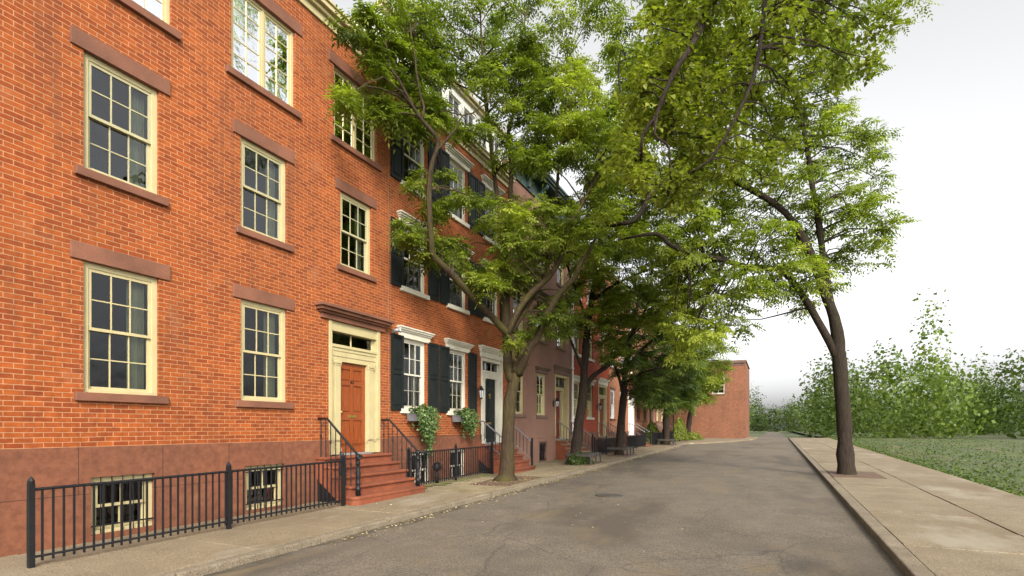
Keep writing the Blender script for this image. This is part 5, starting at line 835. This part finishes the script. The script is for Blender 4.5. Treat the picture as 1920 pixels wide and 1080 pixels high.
RC=[(5.51,16.83,12.13,0.57,0.52),(5.67,17.89,13.01,0.51,0.76),(4.89,16.28,13.06,0.46,0.46),(5.24,17.2,13.24,0.52,0.67),(4.11,17.85,14.47,0.5,0.73),(4.95,17.13,12.46,0.46,0.77),(5.0,17.08,12.89,0.57,0.59),(5.64,18.45,13.75,0.44,0.77),(5.61,17.41,13.74,0.52,0.75),(5.01,15.76,13.07,0.49,0.6),(4.77,16.12,11.94,0.57,0.74),(4.64,17.51,13.01,0.59,0.67),(6.1,16.33,12.71,0.48,0.52),(4.94,16.71,11.91,0.42,0.47),(4.34,17.96,13.85,0.43,0.6),(6.19,16.76,12.07,0.41,0.76),(6.25,16.86,12.82,0.38,0.65),(5.2,17.98,14.4,0.59,0.55),(6.06,17.57,12.91,0.59,0.71),(5.23,18.41,13.46,0.42,0.52),(5.28,16.09,13.03,0.54,0.72),(4.54,17.56,11.0,0.51,0.45),(5.08,18.2,11.62,0.41,0.53),(5.2,17.44,10.51,0.41,0.57),(4.37,18.28,12.6,0.55,0.72),(4.23,16.87,10.6,0.45,0.76),(5.58,17.42,11.44,0.46,0.8),(4.7,15.98,10.88,0.45,0.7),(3.76,17.38,11.55,0.5,0.73),(4.99,16.23,10.81,0.41,0.75),(5.25,16.78,10.54,0.41,0.61),(4.61,16.19,11.51,0.53,0.77),(5.33,16.55,11.51,0.37,0.5),(4.15,16.7,11.88,0.49,0.68),(4.74,16.11,10.02,0.5,0.45),(4.72,17.73,11.32,0.53,0.77),(5.15,16.3,10.1,0.54,0.76),(4.32,16.1,10.55,0.39,0.67),(5.47,18.29,11.55,0.59,0.69),(5.9,16.17,11.02,0.47,0.56),(5.27,16.76,11.2,0.47,0.53),(6.5,16.63,9.73,0.4,0.41),(6.11,18.45,9.62,0.5,0.49),(5.85,18.69,10.41,0.58,0.47),(4.9,17.85,10.02,0.49,0.74),(6.58,16.76,9.33,0.44,0.62),(4.91,16.85,8.88,0.42,0.55),(4.48,17.22,9.63,0.61,0.56),(5.68,17.17,9.83,0.5,0.62),(5.69,16.73,8.63,0.42,0.48),(5.51,16.78,9.33,0.49,0.6),(4.74,17.59,9.67,0.44,0.57),(4.72,18.52,10.71,0.64,0.54),(6.1,17.88,9.09,0.59,0.68),(5.44,16.83,9.89,0.45,0.48),(5.38,16.84,9.12,0.45,0.69),(5.98,16.67,9.18,0.48,0.44),(5.07,15.71,9.24,0.49,0.41),(5.57,17.52,9.38,0.52,0.39),(4.73,16.7,10.03,0.53,0.46),(5.67,16.67,7.85,0.52,0.57),(6.01,16.38,7.31,0.52,0.83),(5.95,18.68,8.08,0.51,0.74),(6.33,18.29,8.42,0.5,0.8),(5.17,16.81,8.03,0.54,0.49),(6.13,18.71,8.94,0.46,0.55),(5.42,16.02,7.41,0.4,0.83),(6.03,17.93,8.37,0.59,0.78),(6.79,17.46,8.31,0.45,0.7),(6.37,18.63,8.06,0.51,0.8),(5.93,16.9,8.76,0.56,0.49),(5.5,16.95,7.54,0.48,0.53),(6.13,16.55,7.64,0.37,0.45),(6.02,17.01,8.42,0.46,0.62),(6.69,17.11,8.49,0.45,0.72),(4.42,16.3,8.2,0.48,0.79),(4.82,17.08,8.09,0.49,0.45),(4.69,16.11,8.52,0.47,0.68),(4.93,16.36,7.53,0.4,0.67),(4.45,17.28,8.31,0.51,0.67),(5.31,16.72,8.81,0.53,0.6),(4.35,15.83,9.32,0.55,0.55),(3.64,17.07,9.83,0.41,0.76),(4.39,16.09,9.91,0.55,0.47),(4.34,16.35,8.57,0.47,0.51),(3.93,17.9,9.65,0.42,0.53),(3.89,16.35,8.78,0.49,0.66),(4.16,15.71,9.51,0.45,0.74),(4.26,17.54,10.28,0.59,0.52),(4.79,16.2,8.23,0.5,0.79),(3.84,16.46,9.22,0.47,0.67),(6.53,17.66,10.7,0.45,0.43),(7.26,18.93,12.03,0.41,0.57),(7.07,19.05,13.0,0.63,0.36),(7.34,17.72,10.07,0.46,0.4),(7.34,17.69,10.38,0.42,0.66),(7.07,17.65,11.31,0.58,0.72),(6.57,18.81,9.61,0.6,0.44),(7.21,16.83,9.49,0.47,0.7),(5.88,18.47,11.74,0.5,0.45),(6.59,18.14,13.14,0.39,0.36),(7.02,19.74,10.49,0.58,0.44),(6.94,17.46,11.69,0.43,0.36),(6.81,17.8,11.07,0.56,0.42),(6.55,17.67,12.22,0.4,0.6),(6.85,17.02,9.59,0.39,0.59),(7.48,17.88,11.03,0.55,0.73),(6.73,18.5,13.01,0.6,0.62),(6.41,17.7,11.22,0.4,0.47),(6.74,18.84,9.89,0.59,0.57),(6.06,18.92,12.21,0.45,0.4),(6.59,17.01,12.19,0.5,0.67),(5.94,18.85,11.39,0.48,0.5),(7.18,17.28,10.47,0.46,0.58),(5.81,18.33,12.02,0.55,0.52),(6.69,17.68,11.46,0.54,0.68),(6.08,17.38,11.84,0.41,0.67),(6.35,17.92,12.03,0.48,0.52),(6.94,17.46,10.19,0.56,0.59),(6.84,19.41,13.76,0.62,0.48),(6.26,18.34,6.8,0.49,0.67),(7.21,18.53,7.36,0.46,0.69),(5.78,18.53,7.27,0.63,0.48),(6.14,18.26,6.4,0.52,0.62),(6.73,17.35,6.92,0.37,0.66),(7.28,17.99,6.89,0.51,0.52),(6.5,18.36,6.47,0.48,0.65),(7.13,19.11,8.07,0.44,0.54),(6.83,17.34,7.9,0.44,0.78),(6.75,18.88,7.62,0.47,0.78),(5.75,18.25,7.57,0.53,0.47),(5.75,18.33,6.73,0.51,0.73),(6.41,18.09,7.57,0.4,0.78),(7.25,18.04,6.54,0.49,0.56),(6.78,18.98,7.09,0.6,0.81),(6.44,16.35,6.77,0.53,0.74),(6.82,19.15,6.57,0.41,0.46),(6.97,17.83,7.77,0.59,0.53),(7.95,19.67,8.55,0.48,0.5),(7.94,17.91,7.58,0.4,0.54),(7.16,16.8,8.2,0.43,0.77),(7.29,18.06,9.31,0.47,0.42),(8.2,19.61,8.95,0.5,0.76),(7.57,17.36,9.29,0.5,0.63),(7.77,19.76,9.5,0.43,0.75),(7.41,19.12,9.1,0.43,0.73),(7.49,18.45,8.49,0.41,0.51),(7.54,18.87,7.61,0.44,0.67),(7.97,19.98,9.96,0.5,0.74),(7.54,17.51,7.69,0.38,0.56),(7.82,20.12,10.49,0.62,0.46),(7.91,19.51,7.64,0.62,0.79),(7.24,18.0,8.17,0.41,0.66),(7.45,19.81,9.79,0.5,0.78),(6.61,17.82,13.72,0.41,0.69),(6.22,17.7,14.07,0.45,0.56),(7.59,17.51,12.48,0.49,0.4),(6.62,16.74,13.88,0.44,0.68),(6.71,18.67,14.56,0.49,0.42),(7.39,17.1,13.12,0.55,0.45),(7.12,17.91,14.41,0.53,0.49),(5.89,17.38,14.54,0.45,0.48),(5.73,17.29,13.99,0.49,0.43),(7.03,18.31,13.66,0.42,0.74),(7.26,18.71,14.56,0.6,0.43),(7.39,19.23,14.14,0.4,0.67),(5.56,18.52,12.81,0.43,0.45),(6.5,18.45,14.74,0.4,0.72),(6.1,19.27,14.64,0.44,0.49),(9.09,17.81,7.7,0.41,0.61),(8.41,18.31,6.56,0.45,0.53),(9.13,20.47,7.08,0.55,0.53),(8.38,18.59,8.14,0.56,0.57),(7.67,17.15,6.37,0.44,0.42),(9.27,19.7,7.4,0.52,0.7),(8.92,20.58,6.74,0.52,0.46),(8.64,17.8,5.88,0.36,0.78),(8.79,18.32,6.99,0.52,0.45),(8.21,17.72,5.97,0.51,0.78),(7.7,18.75,6.22,0.56,0.6),(8.62,19.84,7.84,0.48,0.42),(8.12,17.18,6.2,0.51,0.6),(8.4,19.75,7.5,0.45,0.59),(8.82,17.58,7.45,0.54,0.49),(9.31,19.66,7.83,0.49,0.74),(7.84,17.64,10.04,0.42,0.61),(9.2,18.93,12.7,0.42,0.46),(8.78,20.44,11.71,0.63,0.72),(7.75,19.02,14.61,0.49,0.42),(9.74,21.08,13.44,0.52,0.62),(9.01,18.96,13.22,0.46,0.68),(8.55,18.19,9.58,0.5,0.54),(9.62,20.6,12.27,0.44,0.37),(8.21,17.39,9.66,0.4,0.55),(9.04,18.54,10.0,0.53,0.36),(8.11,18.08,10.67,0.49,0.48),(7.94,20.02,12.38,0.48,0.65),(8.63,19.21,13.2,0.41,0.48),(8.64,17.87,13.19,0.38,0.56),(9.09,19.18,11.5,0.51,0.67),(8.81,18.55,12.03,0.46,0.43),(9.39,19.24,12.21,0.49,0.43),(8.85,19.32,14.4,0.46,0.53),(8.44,17.64,13.56,0.46,0.56),(9.58,19.99,11.43,0.51,0.48),(8.1,19.18,14.01,0.49,0.56),(7.6,19.67,12.8,0.43,0.42),(9.1,19.2,10.74,0.5,0.49),(8.47,19.34,12.0,0.55,0.49),(9.06,19.95,14.27,0.59,0.45),(8.82,19.83,9.32,0.45,0.56),(9.87,18.25,9.26,0.36,0.49),(9.32,20.24,8.94,0.46,0.72),(9.73,18.69,8.71,0.39,0.5),(9.64,19.94,8.51,0.6,0.45),(10.25,19.84,10.22,0.54,0.71),(10.16,19.14,10.71,0.56,0.71),(10.2,19.43,8.78,0.49,0.49),(10.69,19.33,8.44,0.45,0.66),(9.42,18.69,9.27,0.38,0.68),(10.13,20.76,8.11,0.61,0.43),(8.71,18.43,10.22,0.52,0.53),(10.45,20.84,8.52,0.54,0.72),(9.74,20.78,8.27,0.58,0.35),(9.75,20.34,11.07,0.54,0.53),(10.67,20.17,10.1,0.6,0.57),(8.93,19.31,9.77,0.5,0.66),(8.9,18.94,8.52,0.45,0.44),(10.27,18.79,9.01,0.39,0.41),(5.82,18.9,5.18,0.48,0.88),(6.57,18.19,6.03,0.42,0.86),(6.64,16.96,5.02,0.49,0.96),(6.65,18.05,4.52,0.54,0.75),(6.97,18.77,6.09,0.45,0.71),(6.79,18.36,5.8,0.57,0.92),(5.76,18.72,5.79,0.47,0.77),(6.72,18.69,5.54,0.45,0.94),(6.53,17.8,4.21,0.49,0.85),(6.21,17.48,4.32,0.4,1.05),(6.31,17.96,5.88,0.44,1.01),(6.51,18.8,4.99,0.59,0.79),(6.96,18.46,5.25,0.57,0.99),(7.04,16.78,4.51,0.46,0.85),(6.38,18.37,5.61,0.53,1.04),(6.43,17.27,4.67,0.47,0.86),(7.68,17.99,4.87,0.52,0.92),(7.83,19.05,5.58,0.53,0.88),(7.28,18.95,5.32,0.6,0.8),(7.32,19.71,6.1,0.58,0.65),(7.46,16.99,5.89,0.4,0.83),(8.22,18.7,5.82,0.52,0.77),(7.91,19.32,5.28,0.62,0.59),(7.42,17.22,4.64,0.4,0.94),(11.62,20.61,9.21,0.59,0.54),(11.14,18.73,9.04,0.51,0.61),(11.45,19.92,10.62,0.58,0.68),(11.04,19.03,8.32,0.41,0.69),(10.82,20.56,11.16,0.46,0.63),(10.18,20.39,12.42,0.5,0.59),(10.28,18.44,10.8,0.5,0.48),(12.03,20.82,9.8,0.42,0.38),(11.96,21.75,10.76,0.53,0.51),(10.68,19.17,11.27,0.51,0.75),(11.62,19.75,10.92,0.55,0.48),(10.95,19.76,12.17,0.49,0.6),(10.66,21.16,12.81,0.51,0.59),(11.15,20.32,10.27,0.56,0.41),(11.41,20.7,11.74,0.6,0.63),(12.18,21.73,11.4,0.52,0.38),(10.66,19.83,14.48,0.47,0.51),(9.63,20.4,14.62,0.56,0.39),(10.09,19.92,14.67,0.56,0.73),(10.14,18.47,13.11,0.48,0.59),(9.89,20.15,13.61,0.51,0.6),(11.04,21.07,13.52,0.46,0.42),(10.31,20.69,13.38,0.43,0.64),(9.96,18.96,14.75,0.51,0.4),(8.11,17.51,12.31,0.47,0.43),(9.34,18.66,14.21,0.4,0.71),(10.86,18.79,12.85,0.54,0.41),(10.6,19.55,13.14,0.42,0.71),(8.65,19.55,15.61,0.6,0.66),(10.53,20.53,15.57,0.49,0.38),(9.34,18.03,14.29,0.39,0.66),(8.27,17.86,12.05,0.45,0.56),(11.2,21.31,9.63,0.42,0.51),(10.69,20.27,7.96,0.47,0.54),(11.58,20.48,7.69,0.51,0.55),(10.69,20.3,7.21,0.51,0.47),(11.12,20.55,7.45,0.47,0.53),(11.51,21.65,8.79,0.47,0.53),(11.96,19.47,8.11,0.46,0.6),(11.65,19.24,8.35,0.45,0.74),(11.99,19.28,7.54,0.52,0.56),(11.94,20.88,7.4,0.56,0.6),(11.46,21.14,7.09,0.46,0.61),(11.64,19.22,7.67,0.49,0.57),(4.76,16.95,14.77,0.56,0.67),(5.87,18.62,16.95,0.42,0.65),(5.55,16.13,15.29,0.48,0.65),(4.2,18.09,16.62,0.5,0.68),(7.59,18.76,16.51,0.61,0.74),(6.34,16.56,14.35,0.44,0.52),(6.54,18.77,16.71,0.61,0.71),(8.09,18.53,15.34,0.41,0.64),(7.5,19.2,16.3,0.42,0.64),(5.78,17.22,15.53,0.58,0.7),(7.83,17.85,14.29,0.48,0.73),(5.57,16.36,13.93,0.44,0.7),(6.89,16.93,14.32,0.44,0.55),(9.0,18.14,14.94,0.41,0.48),(7.12,18.21,16.15,0.6,0.7),(5.26,16.46,15.2,0.57,0.61),(7.35,19.2,15.74,0.56,0.63),(8.27,18.26,15.55,0.44,0.47),(7.07,18.87,15.98,0.51,0.47),(6.61,17.02,14.96,0.46,0.66),(10.52,20.08,6.21,0.57,0.59),(9.5,20.22,6.08,0.49,0.54),(10.09,19.98,7.39,0.47,0.6),(9.42,18.11,6.51,0.52,0.73),(9.47,18.9,6.2,0.52,0.41),(9.71,18.81,6.4,0.41,0.41),(10.26,18.28,6.19,0.49,0.79),(10.01,21.09,6.63,0.5,0.41),(9.79,18.73,6.76,0.47,0.72),(9.58,18.08,6.88,0.44,0.8),(9.06,17.84,5.71,0.46,0.58),(9.87,19.69,5.73,0.43,0.74),(10.33,19.97,7.02,0.47,0.44),(12.06,26.99,17.47,0.7,0.65),(12.67,18.97,16.93,0.7,0.51),(10.45,28.36,18.21,0.7,0.49),(13.38,19.56,16.77,0.7,0.69),(11.19,23.93,18.8,0.7,0.65),(10.66,14.94,18.64,0.7,0.63),(11.45,27.99,17.54,0.7,0.75),(10.73,26.27,19.91,0.7,0.5),(10.8,20.57,16.26,0.7,0.63),(10.42,13.57,15.02,0.7,0.48),(11.36,25.62,17.7,0.7,0.5),(12.39,28.75,19.79,0.7,0.49),(12.79,14.36,19.25,0.7,0.55),(12.52,27.62,16.97,0.7,0.55),(10.23,23.71,18.2,0.7,0.65),(10.33,18.42,16.01,0.7,0.5),(10.44,16.65,19.23,0.7,0.71),(12.44,18.15,16.31,0.7,0.72),(10.55,14.84,19.7,0.7,0.53),(13.82,17.71,15.05,0.7,0.55),(13.44,26.73,17.85,0.7,0.61),(11.76,18.52,19.66,0.7,0.57),(10.43,22.37,16.56,0.7,0.54),(13.78,23.65,17.05,0.7,0.73),(10.74,15.87,19.85,0.7,0.48),(12.97,17.58,15.08,0.7,0.73),(12.88,18.16,15.65,0.7,0.66),(13.01,17.72,14.71,0.7,0.56),(12.18,17.87,18.73,0.7,0.59),(10.87,21.7,15.26,0.7,0.66),(13.9,16.71,15.47,0.7,0.62),(10.97,14.79,17.27,0.7,0.51),(12.72,21.08,15.72,0.7,0.72),(12.18,25.65,18.82,0.7,0.53),(10.89,17.63,17.31,0.7,0.67),(10.49,17.21,14.59,0.7,0.69),(13.72,22.47,17.72,0.7,0.58),(11.31,19.0,14.5,0.7,0.52),(11.91,18.42,17.89,0.7,0.5),(11.54,27.88,15.71,0.7,0.75)]  # last, widest clumps: high crown added for the window panes to reflect
# ---------------------------------------------------------------- trees
def interp(limb, per):
    """smooth a limb and give it a little wander"""
    pts = np.array([p[:3] for p in limb]); r = np.array([p[3] for p in limb]); n = len(pts)
    out = []; rad = []
    for i in range(n - 1):
        p0 = pts[max(i - 1, 0)]; p1 = pts[i]; p2 = pts[i + 1]; p3 = pts[min(i + 2, n - 1)]
        m = max(2, int(np.linalg.norm(p2 - p1) / per))
        for k in range(m):
            t = k / m
            q = .5 * ((2 * p1) + (p2 - p0) * t + (2 * p0 - 5 * p1 + 4 * p2 - p3) * t * t + (3 * p1 - p0 - 3 * p2 + p3) * t ** 3)
            out.append(q); rad.append(r[i] * (1 - t) + r[i + 1] * t)
    out.append(pts[-1]); rad.append(r[-1])
    out = np.array(out); rad = np.array(rad)
    w = rng.normal(0, 1, out.shape); w = (w + np.roll(w, 1, 0) + np.roll(w, -1, 0)) / 3
    out[1:-1] += w[1:-1] * np.minimum(rad[1:-1], .08)[:, None] * .22
    rad = rad * (1 + .06 * rng.normal(0, 1, len(rad)))
    return out, rad
def pinnate(base, d, L, tint, pairs=6, lw=.40, droop=.4):
    """compound leaves: n stalks, each with paired leaflets and one at the tip, drooping along their length"""
    n = len(base); Z = np.array([0, 0, 1.0])
    d = d / (np.linalg.norm(d, axis=1, keepdims=True) + 1e-9)
    s = np.cross(d, Z); s /= np.linalg.norm(s, axis=1, keepdims=True) + 1e-9
    roll = rng.normal(0, .45, (n, 1)); nn = np.cross(s, d); s = s * np.cos(roll) + nn * np.sin(roll)
    dr = rng.uniform(.4, 1.5, (n, 1)) * droop
    V = []; T = []
    for k in range(pairs + 1):
        t = .18 + .82 * k / pairs
        p = base + d * (L * t) - Z * dr * L * t * t; tan = d - Z * dr * 2 * t; tan /= np.linalg.norm(tan, axis=1, keepdims=True)
        for sg in ((1, -1) if k < pairs else (0,)):
            ll = L * lw * (1.0 - .35 * abs(t - .5)) * rng.uniform(.85, 1.15, (n, 1))
            ld = (s * sg * .9 + tan * .45 - Z * .25) if sg else tan; ld = ld + rng.normal(0, .12, (n, 3)); ld /= np.linalg.norm(ld, axis=1, keepdims=True)
            wv = np.cross(ld, np.cross(s, tan)); wv /= np.linalg.norm(wv, axis=1, keepdims=True) + 1e-9
            wd = ll * .2; mid = p + ld * ll * .42 - Z * ll * .02
            V.append(np.stack([p, mid + wv * wd, p + ld * ll - Z * ll * .1, mid - wv * wd], 1)); T.append(tint + rng.normal(0, .06, n))
    return np.concatenate(V).reshape(-1, 3), np.concatenate(T)
def broad(base, d, L, tint):
    """single heart shaped leaves folded along the midrib (two quads each)"""
    n = len(base); Z = np.array([0, 0, 1.0])
    d = d / np.linalg.norm(d, axis=1, keepdims=True); s = np.cross(d, Z + rng.normal(0, .3, (n, 3))); s /= np.linalg.norm(s, axis=1, keepdims=True) + 1e-9
    u = np.cross(s, d); L = L[:, None] if L.ndim == 1 else L
    tip = base + d * L - Z * L * .25; V = []
    for sg in (1, -1):
        V.append(np.stack([base, base + s * sg * L * .42 + d * L * .12 + u * L * .08, base + s * sg * L * .36 + d * L * .55 + u * L * .05, tip], 1))
    return np.concatenate(V).reshape(-1, 3), np.concatenate([tint, tint + .05])
def make_tree(label, limbs, clumps, leaf, bark, kind='pinnate', ros=4, nl=8, L=(.34, .5), pairs=6, seg=.35, nbr=12, cs=1.0, group='street trees'):
    b0 = limbs[0][0]; org = np.array([b0[0], b0[1], g(b0[1]) if b0[2] < 1.5 else 0])
    t = thing('street_tree', label, 'tree', tuple(org), group=group)
    P = []; Rr = []
    for i, lb in enumerate(limbs):
        p, r = interp(lb, seg); P.append(p); Rr.append(r)
        m = MB().tube([tuple(q - org) for q in p], list(r), nbr if i == 0 else 8)
        m.build('trunk' if i == 0 else 'limb', bark, t, smooth=True)
    allp = np.concatenate(P); allr = np.concatenate(Rr); ok = allp[:, 2] > (2.6 if b0[2] < 1.5 else -9)
    sp_, sr_ = allp[ok], allr[ok]
    tw = MB(); B = []; D = []; LL = []; T = []
    for (cx, cy, cz, cr, br) in clumps:
        cr *= cs
        c = np.array([cx, cy, cz]); dist = np.linalg.norm(sp_ - c, axis=1) + np.maximum(0, sp_[:, 2] - cz) * .6
        j = int(np.argmin(dist)); a = sp_[j]
        dd = c - a; ln = np.linalg.norm(dd)
        if ln > .15:
            r0 = min(sr_[j] * .5, .012 + .009 * ln); k = max(3, int(ln / .4)); pts = []
            side = rng.normal(0, min(.07 * ln, .15), 3)
            for q in range(k + 1):
                f = q / k; pts.append(tuple(a + dd * f + side * math.sin(f * math.pi) + np.array([0, 0, .10 * ln * math.sin(f * math.pi)]) + rng.normal(0, min(.015 * ln, .02), 3) * (0 < q < k) - org))
            tw.tube(pts, [r0 * (1 - .8 * q / k) + .003 for q in range(k + 1)], 5)
            out = dd / (ln + 1e-6)
        else: out = np.array([0, 0, 1.0])
        for q in range(ros):
            o = rng.normal(0, 1, 3); o /= np.linalg.norm(o); o *= cr * rng.uniform(.25, 1) * np.array([1, 1, .7]); tip = c + o
            if q % 2 == 0: tw.tube([tuple(c - out * cr * .4 - org), tuple(c + o * .5 - org), tuple(tip - org)], [.008, .006, .003], 4)
            ob = o / (np.linalg.norm(o) + 1e-6)
            az = rng.uniform(0, 6.28)
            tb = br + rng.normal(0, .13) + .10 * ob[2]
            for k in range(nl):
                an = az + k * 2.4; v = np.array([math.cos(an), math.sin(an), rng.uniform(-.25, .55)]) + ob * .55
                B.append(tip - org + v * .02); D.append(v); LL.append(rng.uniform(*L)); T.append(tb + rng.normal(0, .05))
    tw.build('twigs', bark, t)
    B = np.array(B); D = np.array(D); LL = np.array(LL)[:, None]; T = np.array(T)
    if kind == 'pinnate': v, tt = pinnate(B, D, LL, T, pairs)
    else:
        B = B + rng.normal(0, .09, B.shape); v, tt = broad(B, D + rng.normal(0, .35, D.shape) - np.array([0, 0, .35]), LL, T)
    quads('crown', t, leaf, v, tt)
    return t
make_tree('tall forking tree before the shuttered brick house, mossy trunk at the kerb', T1L, T1C, 'leaf_main', 'bark', ros=4, nl=8, L=(.25, .40), pairs=4, cs=.8)
make_tree('dark trunked tree growing in the timber guard full of ivy', T2L, T2C, 'leaf_mid', 'darkbark', ros=6, nl=8, L=(.30, .46), pairs=4, cs=.95)
make_tree('slim black trunked tree third along the kerb, before the orange brick house', T3L, T3C, 'leaf_dark', 'darkbark', ros=5, nl=8, L=(.36, .56), pairs=4)
make_tree('brown trunked tree fourth along the kerb, beside the sign pole', T4L, T4C, 'leaf_dark', 'darkbark', ros=7, nl=9, L=(.42, .65), pairs=4)
make_tree('leaning tree at the far corner with a low bush at its foot', T5L, T5C, 'leaf_main', 'darkbark', ros=6, nl=8, L=(.5, .75), pairs=3)
make_tree('near tree overhanging the top right corner with broad yellow green leaves', NL, NC, 'leaf_broad', 'darkbark', kind='broad', ros=9, nl=9, L=(.075, .12))
make_tree('large tree on the right hand kerb with limbs reaching over the road', RL, RC, 'leaf_mid', 'darkbark', ros=5, nl=7, L=(.28, .46), pairs=4, cs=1.05)
# far-off trees that read as one mass
P = []; N = []; T = []
for k in range(80):
    cy = random.uniform(62, 170); cx = random.uniform(11.5 + .04 * cy, 16 + .36 * cy)
    if k % 3 == 2: cy = random.uniform(150, 190); cx = random.uniform(-6, 34)
    r = random.uniform(2.0, 4.0); h = random.uniform(6.5, 14) * (1.25 if k % 4 == 0 else .9); tb = random.uniform(.15, .75)
    for q in range(900):
        d = rng.normal(0, 1, 3); d /= np.linalg.norm(d); f = random.uniform(.55, 1.0) * (1 + .18 * math.sin(4 * math.atan2(d[1], d[0]) + k) + .15 * math.sin(6 * d[2] + k))
        P.append((cx + d[0] * r * f, cy + d[1] * r * f, max(g(cy) + random.uniform(0, .5), g(cy) + h * .42 + d[2] * h * .55 * f))); N.append(d); T.append(tb + random.uniform(-.2, .2))
o = leaf_cloud('far_trees', None, 'leaf_dark', np.array(P), np.array(N), (.14, .30), np.array(T))
tag(o, 'far-off green trees beyond the lawn across the street', 'trees', kind='stuff')
P = []; N = []; T = []
for k in range(16000):
    y_ = 14 + 60 * random.random() ** 1.6; x = 14.03 + random.random() ** 2 * 12
    P.append((x, y_, g(y_) + .01)); N.append((0, 0, 1)); T.append(random.uniform(0, .7))
o = leaf_cloud('grass', None, 'leaf_dark', np.array(P), np.array(N), (.025, .06), np.array(T))
tag(o, 'rough grass tufts along the edge of the lawn across the street', 'grass', kind='stuff')
